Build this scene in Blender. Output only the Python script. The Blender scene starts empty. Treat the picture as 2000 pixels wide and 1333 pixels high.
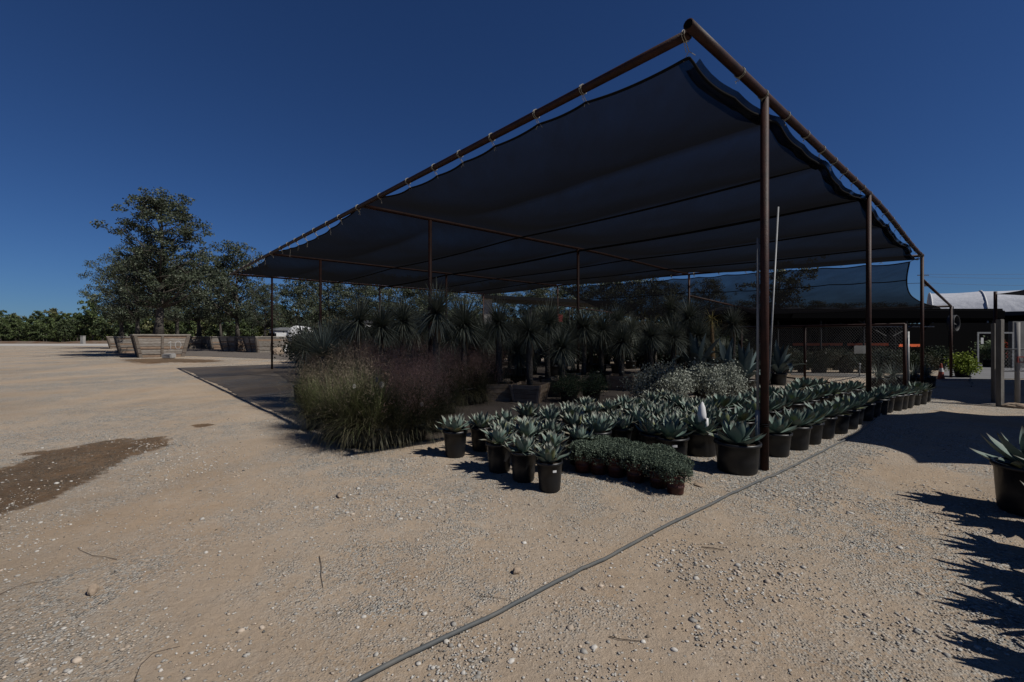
import bpy, math, random
import numpy as np
from mathutils import Vector, Matrix, noise as mnoise

C = bpy.context.scene.collection
SC = bpy.context.scene
# ------------------------------------------------------------------ camera, sky, sun, exposure
F, YH, CAMH = 880.6, 657.5, 1.65
cam = bpy.data.cameras.new("camera")
cam.sensor_width = 36.0
cam.lens = F / 2000 * 36.0
cam.shift_y = -(666.5 - YH) / 2000
cam.clip_start, cam.clip_end = 0.05, 3000
camo = bpy.data.objects.new("camera", cam)
camo.location = (0, 0, CAMH)
camo.rotation_euler = (math.radians(90), 0, 0)
C.objects.link(camo)
SC.camera = camo

SUNV = Vector((3.97, -1.92, 4.60)).normalized()      # towards the sun
EL = math.asin(SUNV.z)
AZ = math.atan2(SUNV.x, SUNV.y)
W = bpy.data.worlds.new("World")
SC.world = W
W.use_nodes = True
nt = W.node_tree
sky = nt.nodes.new('ShaderNodeTexSky')
sky.sky_type = 'NISHITA'
sky.sun_disc = False
sky.sun_elevation = EL
sky.sun_rotation = AZ
sky.air_density = 1.0
sky.dust_density = 0.2
sky.ozone_density = 3.0
sky.altitude = 800
hs = nt.nodes.new('ShaderNodeHueSaturation')
hs.inputs['Saturation'].default_value = 1.0
flt = nt.nodes.new('ShaderNodeMix'); flt.data_type = 'RGBA'; flt.blend_type = 'MULTIPLY'; flt.inputs['Factor'].default_value = 1
flt.inputs['B'].default_value = (.325, .54, .90, 1)          # the deep polarised blue of the photograph's sky
nt.links.new(sky.outputs[0], flt.inputs['A'])
nt.links.new(flt.outputs['Result'], hs.inputs['Color'])
bg = nt.nodes['Background']
bg.inputs['Strength'].default_value = 0.05
nt.links.new(hs.outputs[0], bg.inputs['Color'])

sl = bpy.data.lights.new("sun", 'SUN')
sl.energy = 5.0
sl.angle = math.radians(0.53)
sl.color = (1.0, 0.96, 0.89)
slo = bpy.data.objects.new("sun", sl)
slo.rotation_euler = SUNV.to_track_quat('Z', 'Y').to_euler()
C.objects.link(slo)
SC.view_settings.view_transform = 'Standard'
SC.view_settings.look = 'None'
SC.view_settings.gamma = 1
SC.view_settings.exposure = 0.0
SC.cycles.max_bounces = 8
SC.cycles.transparent_max_bounces = 16

# ------------------------------------------------------------------ helpers
def sstep(t):
    t = max(0.0, min(1.0, t))
    return t * t * (3 - 2 * t)

def gz(x, y):                                   # the yard falls away gently to the right
    return -0.25 * sstep((x - 7.0) / 6.0)

def at(px, py, h=0.0):                          # ground (or height h) point seen at a pixel of the photograph
    d = 10.0
    for _ in range(30):
        x = (px - 1000) * d / F
        z = gz(x, d) + h
        d = (CAMH - z) * F / max(1.5, (py - YH))
    return Vector(((px - 1000) * d / F, d, gz((px - 1000) * d / F, d)))

def at_d(px, d):
    x = (px - 1000) * d / F
    return Vector((x, d, gz(x, d)))

def zat(py, d):
    return CAMH + (YH - py) * d / F

TH = 0.7258
UX, UY = math.cos(TH), math.sin(TH)
C0 = Vector((1.767, 4.439))
def uv(u, v, z=0.0):                            # the shade structure's own axes
    return Vector((C0.x + u * UX - v * UY, C0.y + u * UY + v * UX, z))

def uvrel(x, y):
    dx, dy = x - C0.x, y - C0.y
    return (dx * UX + dy * UY, -dx * UY + dy * UX)

class MB:
    def __init__(s):
        s.v = []; s.f = []; s.c = []
    def add(s, vs, fs, col=(1, 1, 1)):
        b = len(s.v)
        s.v.extend([tuple(p) for p in vs])
        for f in fs:
            s.f.append(tuple(i + b for i in f)); s.c.append(col)
    def box(s, lo, hi, col=(1, 1, 1), M=None):
        x0, y0, z0 = lo; x1, y1, z1 = hi
        vs = [Vector(p) for p in ((x0,y0,z0),(x1,y0,z0),(x1,y1,z0),(x0,y1,z0),(x0,y0,z1),(x1,y0,z1),(x1,y1,z1),(x0,y1,z1))]
        if M: vs = [M @ p for p in vs]
        s.add(vs, [(0,3,2,1),(4,5,6,7),(0,1,5,4),(1,2,6,5),(2,3,7,6),(3,0,4,7)], col)
    def hexa(s, bot, top, col=(1, 1, 1)):       # 4 bottom + 4 top points
        s.add(list(bot) + list(top), [(0,3,2,1),(4,5,6,7),(0,1,5,4),(1,2,6,5),(2,3,7,6),(3,0,4,7)], col)
    def tube(s, pts, r, n=8, col=(1, 1, 1), caps=True):
        pts = [Vector(p) for p in pts]
        rs = r if isinstance(r, (list, tuple)) else [r] * len(pts)
        rings = []
        up0 = None
        for i, p in enumerate(pts):
            a = pts[max(0, i - 1)]; b = pts[min(len(pts) - 1, i + 1)]
            t = (b - a)
            t = t.normalized() if t.length > 1e-9 else Vector((0, 0, 1))
            if up0 is None:
                up0 = Vector((0, 0, 1)) if abs(t.z) < .9 else Vector((1, 0, 0))
            e1 = t.cross(up0)
            if e1.length < 1e-5: e1 = t.cross(Vector((0.3, 1, .2)))
            e1.normalize(); e2 = e1.cross(t).normalized(); up0 = e2
            rings.append([p + (e1 * math.cos(2*math.pi*k/n) + e2 * math.sin(2*math.pi*k/n)) * rs[i] for k in range(n)])
        vs = [q for ring in rings for q in ring]
        fs = []
        for i in range(len(pts) - 1):
            for k in range(n):
                fs.append((i*n+k, i*n+(k+1) % n, (i+1)*n+(k+1) % n, (i+1)*n+k))
        if caps:
            fs.append(tuple(range(n - 1, -1, -1))); fs.append(tuple((len(pts)-1)*n + k for k in range(n)))
        s.add(vs, fs, col)
    def lathe(s, prof, n=24, col=(1, 1, 1), c=(0, 0, 0)):
        vs = []; fs = []
        for r, z in prof:
            for k in range(n):
                a = 2*math.pi*k/n
                vs.append((c[0]+r*math.cos(a), c[1]+r*math.sin(a), c[2]+z))
        for i in range(len(prof) - 1):
            for k in range(n):
                fs.append((i*n+k, i*n+(k+1) % n, (i+1)*n+(k+1) % n, (i+1)*n+k))
        s.add(vs, fs, col)
    def mesh(s, name, m, smooth=False):
        me = bpy.data.meshes.new(name)
        me.from_pydata(s.v, [], s.f)
        ca = me.color_attributes.new('Col', 'FLOAT_COLOR', 'CORNER')
        cnt = np.array([len(f) for f in s.f])
        col = np.repeat(np.array([(c[0], c[1], c[2], 1.0) for c in s.c], dtype=np.float32), cnt, axis=0)
        ca.data.foreach_set('color', col.ravel())
        if smooth:
            me.polygons.foreach_set('use_smooth', [True] * len(me.polygons))
        if m: me.materials.append(m)
        me.update()
        return me
    def build(s, name, m, parent=None, smooth=False):
        return link(name, s.mesh(name, m, smooth), parent)

def link(name, me, parent=None):
    o = bpy.data.objects.new(name, me)
    C.objects.link(o)
    if parent is not None: o.parent = parent
    return o

def quads_mesh(name, P, col, m, smooth=False):        # P (n,4,3) or strips (n,k,2,3); col (n,3) per item, or (n,k,2,3) per point
    P = np.asarray(P, dtype=np.float32)
    if P.ndim == 3:
        n = P.shape[0]
        V = P.reshape(-1, 3); Fc = np.arange(n * 4, dtype=np.int32).reshape(n, 4)
        cc = np.repeat(np.asarray(col, dtype=np.float32), 4, axis=0)
    else:
        n, k, w = P.shape[:3]
        V = P.reshape(-1, 3)
        base = np.arange(n)[:, None] * (k * w)
        fl = []
        for i in range(k - 1):
            for j in range(w - 1):
                fl.append([i*w+j, i*w+j+1, (i+1)*w+j+1, (i+1)*w+j])
        fl = np.array(fl)
        Fc = (base[:, :, None] + fl[None]).reshape(-1, 4).astype(np.int32)
        col = np.asarray(col, dtype=np.float32)
        if col.ndim == 2:
            pc = np.repeat(col, k * w, axis=0)
        else:
            pc = col.reshape(-1, 3)
        cc = pc[Fc.ravel()]
    me = bpy.data.meshes.new(name)
    me.vertices.add(len(V)); me.vertices.foreach_set('co', V.ravel())
    me.loops.add(Fc.size); me.loops.foreach_set('vertex_index', Fc.ravel())
    me.polygons.add(len(Fc)); me.polygons.foreach_set('loop_start', np.arange(len(Fc), dtype=np.int32) * 4)
    if smooth: me.polygons.foreach_set('use_smooth', np.ones(len(Fc), dtype=bool))
    ca = me.color_attributes.new('Col', 'FLOAT_COLOR', 'CORNER')
    ca.data.foreach_set('color', np.concatenate([cc, np.ones((len(cc), 1), np.float32)], 1).ravel())
    me.materials.append(m)
    me.update(calc_edges=True)
    me.validate()
    return me

def thing(name, label, cat, loc=(0, 0, 0), rz=0.0, group=None):
    o = bpy.data.objects.new(name, None)
    o.empty_display_size = .1
    C.objects.link(o)
    o.location = loc; o.rotation_euler = (0, 0, rz)
    tag(o, label, cat, group, 'thing')
    return o
def tag(o, label, cat, group=None, kind=None):
    if label: o['label'] = label
    if cat: o['category'] = cat
    if group: o['group'] = group
    if kind: o['kind'] = kind
    return o
def struct(o, kind='structure'):
    o['kind'] = kind
    return o
def dup(root, loc, rz=0.0, label=None, s=1.0, cat=None, group=None):
    r = root.copy(); C.objects.link(r)
    r.location = loc; r.rotation_euler = (0, 0, rz); r.scale = (s, s, s) if not isinstance(s, tuple) else s
    if label: r['label'] = label
    if group: r['group'] = group
    for ch in list(root.children):
        c = ch.copy(); C.objects.link(c); c.parent = r
        for g in list(ch.children):
            d = g.copy(); C.objects.link(d); d.parent = c
    return r
def drop(root):                                        # remove a prototype after copying
    for ch in list(root.children):
        for g in list(ch.children): bpy.data.objects.remove(g)
        bpy.data.objects.remove(ch)
    bpy.data.objects.remove(root)
ORD = ['first','second','third','fourth','fifth','sixth','seventh','eighth','ninth','tenth','eleventh','twelfth','thirteenth','fourteenth',
       'fifteenth','sixteenth','seventeenth','eighteenth','nineteenth','twentieth','twenty-first','twenty-second','twenty-third','twenty-fourth',
       'twenty-fifth','twenty-sixth','twenty-seventh','twenty-eighth','twenty-ninth','thirtieth']

# ------------------------------------------------------------------ materials
def mat(name, col=(.5, .5, .5), rough=.7, spec=.3, attr=False, trans=0.0, noise=None, bump=None, metal=0.0):
    m = bpy.data.materials.new(name); m.use_nodes = True
    t = m.node_tree; b = t.nodes['Principled BSDF']
    b.inputs['Roughness'].default_value = rough
    b.inputs['Specular IOR Level'].default_value = spec
    b.inputs['Metallic'].default_value = metal
    src = None
    if attr:
        a = t.nodes.new('ShaderNodeVertexColor'); a.layer_name = 'Col'; src = a.outputs['Color']
    tc = t.nodes.new('ShaderNodeTexCoord')
    if noise:                                        # (scale, second colour, contrast low, high[, stretch])
        mp = t.nodes.new('ShaderNodeMapping'); t.links.new(tc.outputs['Object'], mp.inputs['Vector'])
        if len(noise) > 4: mp.inputs['Scale'].default_value = noise[4]
        n = t.nodes.new('ShaderNodeTexNoise'); n.inputs['Scale'].default_value = noise[0]; n.inputs['Detail'].default_value = 6
        n.inputs['Roughness'].default_value = .65
        t.links.new(mp.outputs[0], n.inputs['Vector'])
        r = t.nodes.new('ShaderNodeMapRange'); r.inputs['From Min'].default_value = noise[2]; r.inputs['From Max'].default_value = noise[3]
        t.links.new(n.outputs['Fac'], r.inputs['Value'])
        mx = t.nodes.new('ShaderNodeMix'); mx.data_type = 'RGBA'
        t.links.new(r.outputs[0], mx.inputs['Factor'])
        if src:
            ml = t.nodes.new('ShaderNodeMix'); ml.data_type = 'RGBA'; ml.blend_type = 'MULTIPLY'; ml.inputs['Factor'].default_value = 1
            t.links.new(src, ml.inputs['A']); ml.inputs['B'].default_value = (*noise[1], 1)
            t.links.new(src, mx.inputs['A']); t.links.new(ml.outputs['Result'], mx.inputs['B'])
        else:
            mx.inputs['A'].default_value = (*col, 1); mx.inputs['B'].default_value = (*noise[1], 1)
        src = mx.outputs['Result']
    if src: t.links.new(src, b.inputs['Base Color'])
    else: b.inputs['Base Color'].default_value = (*col, 1)
    if bump:
        n2 = t.nodes.new('ShaderNodeTexNoise'); n2.inputs['Scale'].default_value = bump[0]; n2.inputs['Detail'].default_value = 5
        t.links.new(tc.outputs['Object'], n2.inputs['Vector'])
        bp = t.nodes.new('ShaderNodeBump'); bp.inputs['Strength'].default_value = bump[1]; bp.inputs['Distance'].default_value = bump[2]
        t.links.new(n2.outputs['Fac'], bp.inputs['Height']); t.links.new(bp.outputs[0], b.inputs['Normal'])
    if trans:
        tr = t.nodes.new('ShaderNodeBsdfTranslucent')
        if src: t.links.new(src, tr.inputs['Color'])
        else: tr.inputs['Color'].default_value = (*col, 1)
        ms = t.nodes.new('ShaderNodeMixShader'); ms.inputs[0].default_value = trans
        t.links.new(b.outputs[0], ms.inputs[1]); t.links.new(tr.outputs[0], ms.inputs[2])
        t.links.new(ms.outputs[0], t.nodes['Material Output'].inputs['Surface'])
    return m

def shade_cloth_mat(name, openness, col=(.008, .008, .009), tl=(.011, .011, .014), power=1.0):
    m = bpy.data.materials.new(name); m.use_nodes = True
    t = m.node_tree
    for n in list(t.nodes):
        if n.type == 'BSDF_PRINCIPLED': t.nodes.remove(n)
    out = t.nodes['Material Output']
    d = t.nodes.new('ShaderNodeBsdfDiffuse'); d.inputs['Color'].default_value = (*col, 1)
    l = t.nodes.new('ShaderNodeBsdfTranslucent'); l.inputs['Color'].default_value = (*tl, 1)
    p = t.nodes.new('ShaderNodeBsdfTransparent')
    m1 = t.nodes.new('ShaderNodeMixShader'); m1.inputs[0].default_value = .5
    t.links.new(d.outputs[0], m1.inputs[1]); t.links.new(l.outputs[0], m1.inputs[2])
    m2 = t.nodes.new('ShaderNodeMixShader')
    tc = t.nodes.new('ShaderNodeTexCoord')
    mp = t.nodes.new('ShaderNodeMapping'); mp.inputs['Rotation'].default_value = (0, 0, -TH); mp.inputs['Scale'].default_value = (1.2, .25, 1)
    t.links.new(tc.outputs['Object'], mp.inputs['Vector'])
    n = t.nodes.new('ShaderNodeTexNoise'); n.inputs['Scale'].default_value = 3; n.inputs['Detail'].default_value = 9; n.inputs['Roughness'].default_value = .75
    t.links.new(mp.outputs[0], n.inputs['Vector'])
    r = t.nodes.new('ShaderNodeMapRange')
    r.inputs['From Min'].default_value = .3; r.inputs['From Max'].default_value = .75
    r.inputs['To Min'].default_value = openness * .75; r.inputs['To Max'].default_value = openness * 1.3
    t.links.new(n.outputs['Fac'], r.inputs['Value'])
    lw = t.nodes.new('ShaderNodeLayerWeight'); lw.inputs['Blend'].default_value = .5      # a weave closes up as it is met at a grazing angle
    c1 = t.nodes.new('ShaderNodeMath'); c1.operation = 'SUBTRACT'; c1.inputs[0].default_value = 1.0; t.links.new(lw.outputs['Facing'], c1.inputs[1])
    c2 = t.nodes.new('ShaderNodeMath'); c2.operation = 'POWER'; c2.inputs[1].default_value = power; t.links.new(c1.outputs[0], c2.inputs[0])
    c3 = t.nodes.new('ShaderNodeMath'); c3.operation = 'MULTIPLY'; c3.use_clamp = True; t.links.new(c2.outputs[0], c3.inputs[0]); t.links.new(r.outputs[0], c3.inputs[1])
    t.links.new(c3.outputs[0], m2.inputs[0])
    t.links.new(m1.outputs[0], m2.inputs[1]); t.links.new(p.outputs[0], m2.inputs[2])
    t.links.new(m2.outputs[0], out.inputs['Surface'])
    return m

M = {}
M['rust'] = mat('rusty_pipe', (.034, .0115, .008), .6, .22, noise=(7, (.014, .006, .005), .35, .7), bump=(60, .3, .01))
M['cloth'] = shade_cloth_mat('black_shade_cloth', .40, tl=(.008, .008, .009), power=2.1)
M['cloth_thin'] = shade_cloth_mat('thin_shade_cloth', .72, tl=(.005, .005, .006), power=1.2)
M['cloth_dense'] = shade_cloth_mat('dense_shade_cloth', .012)
M['hem'] = mat('black_hem', (.006, .006, .007), .9, .1)
M['rope'] = mat('rope', (.26, .245, .2), .85, .1)
M['black'] = mat('black_plastic', (.0062, .0064, .0076), .42, .35, noise=(9, (.0105, .0105, .0115), .45, .8), bump=(25, .15, .01))
M['redpot'] = mat('red_brown_plastic', (.045, .012, .009), .5, .3, noise=(8, (.026, .009, .007), .4, .75))
M['soil'] = mat('soil', (.05, .035, .025), .95, .1, noise=(30, (.02, .015, .012), .4, .7), bump=(40, .8, .02))
M['leaf'] = mat('leaf', attr=True, rough=.55, spec=.3, trans=.12)
M['leaf_matte'] = mat('leaf_matte', attr=True, rough=.7, spec=.2, trans=.22)
M['agave'] = mat('agave_leaf', attr=True, rough=.6, spec=.25, noise=(12, (.78, .82, .84), .35, .7))
M['bark'] = mat('bark', (.095, .084, .073), .9, .1, noise=(9, (.042, .037, .032), .35, .65, (3, 3, .6)), bump=(18, .9, .05))
M['wood'] = mat('weathered_wood', attr=True, rough=.85, spec=.15, noise=(4, (.5, .42, .36), .45, .72, (1, 1, 5)), bump=(30, .4, .01))
M['pvc'] = mat('grey_pipe', (.2, .205, .21), .5, .3, noise=(5, (.13, .135, .14), .4, .7))
M['hose'] = mat('hose_rubber', (.066, .071, .073), .65, .25, noise=(6, (.095, .092, .085), .4, .7))
M['white'] = mat('white_plastic', (.48, .48, .48), .55)
M['label'] = mat('paper_label', (.42, .42, .42), .7)
M['galv'] = mat('galvanised', (.2, .205, .21), .55, .4, noise=(8, (.12, .125, .13), .4, .7), metal=.3)
M['film'] = mat('greenhouse_film', (.40, .41, .44), .65, .15, noise=(1.3, (.33, .34, .375), .35, .7, (1, 3, 1)), bump=(2.2, .35, .15))
M['concrete'] = mat('concrete', (.25, .24, .23), .9, .1, noise=(1.2, (.18, .175, .17), .35, .7), bump=(30, .3, .01))
M['block'] = mat('block_wall', (.13, .13, .13), .9, .1, noise=(1.5, (.09, .09, .09), .35, .7))
M['orange'] = mat('orange_plastic', (.19, .036, .02), .6)
M['redpaint'] = mat('red_paint', (.12, .016, .014), .6)
M['stone'] = mat('stone', attr=True, rough=.9, spec=.15, noise=(25, (.72, .7, .68), .35, .7))
M['boulder'] = mat('boulder_stone', (.28, .22, .165), .9, .1, noise=(5, (.18, .135, .1), .35, .7), bump=(12, .8, .03))
M['twig'] = mat('dry_twig', (.06, .045, .035), .9)
M['dark'] = mat('dark_panel', (.01, .01, .011), .9, .1)
M['steel'] = mat('dark_steel', (.02, .02, .022), .6, .25)
M['awning'] = mat('awning_cloth', (.004, .004, .0045), .95, .0)
M['gloom'] = mat('painted_gloom', (.006, .006, .0065), .95, .0)  # near-black colour that stands in for deep shade inside things
M['gloom'] = mat('painted_gloom', (.006, .006, .0065), .95, .0)
M['wire'] = mat('fence_wire', (.14, .14, .145), .5, .5)
M['wet'] = None

# ground material: tan caliche dirt with pale gravel drifts, all laid out in world space
def ground_mat():
    m = bpy.data.materials.new('caliche_dirt'); m.use_nodes = True
    t = m.node_tree; b = t.nodes['Principled BSDF']
    b.inputs['Roughness'].default_value = .92; b.inputs['Specular IOR Level'].default_value = .12
    tc = t.nodes.new('ShaderNodeTexCoord')
    def nz(scale, detail=6, rough=.6, sc=None):
        n = t.nodes.new('ShaderNodeTexNoise'); n.inputs['Scale'].default_value = scale; n.inputs['Detail'].default_value = detail
        n.inputs['Roughness'].default_value = rough
        if sc:
            mp = t.nodes.new('ShaderNodeMapping'); mp.inputs['Scale'].default_value = sc; mp.inputs['Rotation'].default_value = (0, 0, -.6)
            t.links.new(tc.outputs['Object'], mp.inputs['Vector']); t.links.new(mp.outputs[0], n.inputs['Vector'])
        else: t.links.new(tc.outputs['Object'], n.inputs['Vector'])
        return n.outputs['Fac']
    def rng(x, a, b_, lo=0., hi=1.):
        r = t.nodes.new('ShaderNodeMapRange'); r.inputs['From Min'].default_value = a; r.inputs['From Max'].default_value = b_
        r.inputs['To Min'].default_value = lo; r.inputs['To Max'].default_value = hi
        t.links.new(x, r.inputs['Value']); return r.outputs[0]
    def mix(f, a, b_, mode='MIX'):
        x = t.nodes.new('ShaderNodeMix'); x.data_type = 'RGBA'; x.blend_type = mode
        if isinstance(f, float): x.inputs['Factor'].default_value = f
        else: t.links.new(f, x.inputs['Factor'])
        for s, v in (('A', a), ('B', b_)):
            if isinstance(v, tuple): x.inputs[s].default_value = (*v, 1)
            else: t.links.new(v, x.inputs[s])
        return x.outputs['Result']
    def math_(op, a, b_=None):
        x = t.nodes.new('ShaderNodeMath'); x.operation = op; x.use_clamp = True
        for i, v in enumerate((a, b_)):
            if v is None: continue
            if isinstance(v, float): x.inputs[i].default_value = v
            else: t.links.new(v, x.inputs[i])
        return x.outputs[0]
    c = mix(rng(nz(.33, 5, .6), .38, .66), (.322, .241, .165), (.355, .286, .217))
    c = mix(rng(nz(.9, 4, .6, (1, .45, 1)), .5, .72, 0, .55), c, (.25, .172, .108))
    c = mix(rng(nz(2.3, 8, .75), .42, .72, 0, .5), c, (.365, .312, .255))
    c = mix(rng(nz(.17, 4, .6), .46, .60, 0, .7), c, (.225, .175, .125))
    c = mix(rng(nz(14, 8, .8), .45, .75, 0, .5), c, (.175, .138, .104))
    # gravel drifts
    dr = math_('MULTIPLY', rng(nz(.42, 4, .6, (1, .55, 1)), .42, .58), rng(nz(3.2, 6, .7), .34, .56))
    vo = t.nodes.new('ShaderNodeTexVoronoi'); vo.inputs['Scale'].default_value = 62; vo.inputs['Randomness'].default_value = 1
    t.links.new(tc.outputs['Object'], vo.inputs['Vector'])
    vc = t.nodes.new('ShaderNodeSeparateColor'); t.links.new(vo.outputs['Color'], vc.inputs['Color'])
    gcol = mix(rng(vc.outputs[0], 0, 1), (.155, .15, .135), (.46, .44, .40))
    bed = t.nodes.new('ShaderNodeVertexColor'); bed.layer_name = 'Col'
    bs = t.nodes.new('ShaderNodeSeparateColor'); t.links.new(bed.outputs['Color'], bs.inputs['Color'])
    bn = t.nodes.new('ShaderNodeMath'); bn.operation = 'ADD'; t.links.new(bs.outputs[0], bn.inputs[0]); t.links.new(rng(nz(2.6, 7, .7), .3, .7, -.5, .5), bn.inputs[1])
    dr = math_('MAXIMUM', dr, rng(bn.outputs[0], .42, .62))
    gfac = math_('MULTIPLY', dr, rng(vc.outputs[1], .25, .4))
    c = mix(gfac, c, gcol)
    # loose single grains everywhere
    vo2 = t.nodes.new('ShaderNodeTexVoronoi'); vo2.inputs['Scale'].default_value = 38
    t.links.new(tc.outputs['Object'], vo2.inputs['Vector'])
    v2 = t.nodes.new('ShaderNodeSeparateColor'); t.links.new(vo2.outputs['Color'], v2.inputs['Color'])
    gr = math_('MULTIPLY', rng(vo2.outputs['Distance'], .34, .26), rng(v2.outputs[0], .8, .84))
    c = mix(gr, c, mix(v2.outputs[1], (.26, .24, .21), (.50, .475, .43)))
    wn = t.nodes.new('ShaderNodeMath'); wn.operation = 'ADD'; t.links.new(bs.outputs[1], wn.inputs[0]); t.links.new(rng(nz(3.4, 8, .7), .25, .75, -.38, .38), wn.inputs[1])
    wf = rng(wn.outputs[0], .42, .60)                   # damp dirt: a stain with its own outline
    wcol = mix(rng(nz(2.0, 6, .7), .35, .68), (.33, .26, .195), (.50, .41, .33))
    dampc = mix(1.0, c, wcol, 'MULTIPLY')
    c = mix(math_('MULTIPLY', wf, 1.0), c, dampc)
    t.links.new(rng(wf, 0, 1, .92, .72), b.inputs['Roughness'])
    t.links.new(c, b.inputs['Base Color'])
    h = t.nodes.new('ShaderNodeMath'); h.operation = 'MULTIPLY_ADD'
    t.links.new(nz(22, 10, .75), h.inputs[0]); h.inputs[1].default_value = .7
    hg = math_('MULTIPLY', gfac, rng(vo.outputs['Distance'], .6, 0.))
    t.links.new(hg, h.inputs[2])
    h2 = t.nodes.new('ShaderNodeMath'); h2.operation = 'ADD'; t.links.new(h.outputs[0], h2.inputs[0]); t.links.new(gr, h2.inputs[1])
    bp = t.nodes.new('ShaderNodeBump'); bp.inputs['Strength'].default_value = 1.0; bp.inputs['Distance'].default_value = .026
    t.links.new(h2.outputs[0], bp.inputs['Height']); t.links.new(bp.outputs[0], b.inputs['Normal'])
    return m
M['ground'] = ground_mat()

# ------------------------------------------------------------------ the ground: one sheet to the horizon
def bump_z(x, y):
    r = math.hypot(x, y)
    if r > 25: return 0.0
    z = .018 * (mnoise.noise(Vector((x * .9, y * .9, 3.1))) + .5 * mnoise.noise(Vector((x * 2.7, y * 2.7, 9.1))))
    if r < 9:
        k = .5 + .5 * sstep((x + .5) / 2.5)
        q = mnoise.noise(Vector((x * 5.1 + .3 * y, y * 6.3, 2.0))) + .7 * mnoise.noise(Vector((x * 11, y * 12, 6.0)))
        z += k * .0075 * q * (1 - sstep((r - 6) / 3))
    return z
PX = lambda L: [at(*p) for p in L]
WET1 = [(-260, 1000), (-200, 940), (0, 917), (70, 890), (44, 886), (130, 874), (230, 856), (320, 853), (341, 861), (318, 877), (262, 889), (222, 911), (205, 920), (130, 960), (80, 985), (40, 996), (0, 1010), (-120, 1040)]
WET2 = [(374, 830), (402, 825), (418, 829), (398, 835), (379, 834)]
WET3 = [(235, 702), (330, 700), (420, 703), (440, 706), (392, 709), (330, 708), (290, 712), (250, 707)]
def make_ground():
    n = 760
    t = np.linspace(-1, 1, n)
    b = math.asinh(900 / 3.0)
    xs = 1.0 + 3.0 * np.sinh(b * t); ys = 4.0 + 3.0 * np.sinh(b * t)
    V = np.zeros((n, n, 3), np.float32)
    V[..., 0] = xs[None, :]; V[..., 1] = ys[:, None]
    for j in range(n):
        for i in range(n):
            x, y = xs[i], ys[j]
            if abs(x) < 60 and abs(y) < 60: V[j, i, 2] = gz(x, y) + bump_z(x, y) - .004
            else: V[j, i, 2] = gz(x, y)
    ii = np.arange(n * n).reshape(n, n)
    Fc = np.stack([ii[:-1, :-1], ii[:-1, 1:], ii[1:, 1:], ii[1:, :-1]], -1).reshape(-1, 4)
    me = bpy.data.meshes.new('ground')
    me.vertices.add(n * n); me.vertices.foreach_set('co', V.ravel())
    me.loops.add(Fc.size); me.loops.foreach_set('vertex_index', Fc.ravel().astype(np.int32))
    me.polygons.add(len(Fc)); me.polygons.foreach_set('loop_start', np.arange(len(Fc), dtype=np.int32) * 4)
    me.polygons.foreach_set('use_smooth', np.ones(len(Fc), bool))
    bedm = np.zeros((n, n), np.float32)
    ta, tb = Vector(at(-120, 765)[:2]), Vector(at(330, 739)[:2])
    for j in range(n):
        for i in range(n):
            x, y = xs[i], ys[j]
            if abs(x) > 60 or abs(y) > 60: continue
            u, v = uvrel(x, y)
            if .2 < u < 15.5: bedm[j, i] = min(1, max(0, 1 - abs(v + .25) / .95)) * min(1, (u - .2) / 1.0) * 1.25
            if .5 < u < 15 and .4 < v < 4.2: bedm[j, i] = max(bedm[j, i], .62)
            if x < -7:
                q = Vector((x, y)); tt = max(0, min(1, (q - ta).dot(tb - ta) / (tb - ta).length_squared))
                bedm[j, i] = max(bedm[j, i], .85 * max(0, 1 - (q - ta.lerp(tb, tt)).length / 1.6))
    wet = np.zeros((n, n), np.float32)
    GX, GY = np.meshgrid(xs, ys)
    for poly, fe in ((WET1, .22), (WET2, .12), (WET3, 1.3)):
        pts = [(q.x, q.y) for q in PX(poly)]
        x0, x1 = min(p[0] for p in pts) - fe, max(p[0] for p in pts) + fe; y0, y1 = min(p[1] for p in pts) - fe, max(p[1] for p in pts) + fe
        I = np.argwhere((GX > x0) & (GX < x1) & (GY > y0) & (GY < y1))
        px_, py_ = GX[I[:, 0], I[:, 1]], GY[I[:, 0], I[:, 1]]
        ins = np.zeros(len(I), bool); dist = np.full(len(I), 1e9)
        for (ax, ay), (bx, by) in zip(pts, pts[1:] + pts[:1]):
            cr = ((ay > py_) != (by > py_)) & (px_ < (bx - ax) * (py_ - ay) / ((by - ay) or 1e-9) + ax); ins ^= cr
            tt = np.clip(((px_ - ax) * (bx - ax) + (py_ - ay) * (by - ay)) / ((bx - ax) ** 2 + (by - ay) ** 2 + 1e-9), 0, 1)
            dist = np.minimum(dist, np.hypot(px_ - ax - tt * (bx - ax), py_ - ay - tt * (by - ay)))
        val = np.clip(.5 + np.where(ins, dist, -dist) / (2 * fe), 0, 1)
        wet[I[:, 0], I[:, 1]] = np.maximum(wet[I[:, 0], I[:, 1]], val)
    me.attributes.new('Col', 'FLOAT_COLOR', 'POINT')
    me.attributes['Col'].data.foreach_set('color', np.stack([bedm, wet, bedm, np.ones_like(bedm)], -1).ravel())
    me.materials.append(M['ground']); me.update(calc_edges=True)
    struct(link('ground', me))
make_ground()

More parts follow.
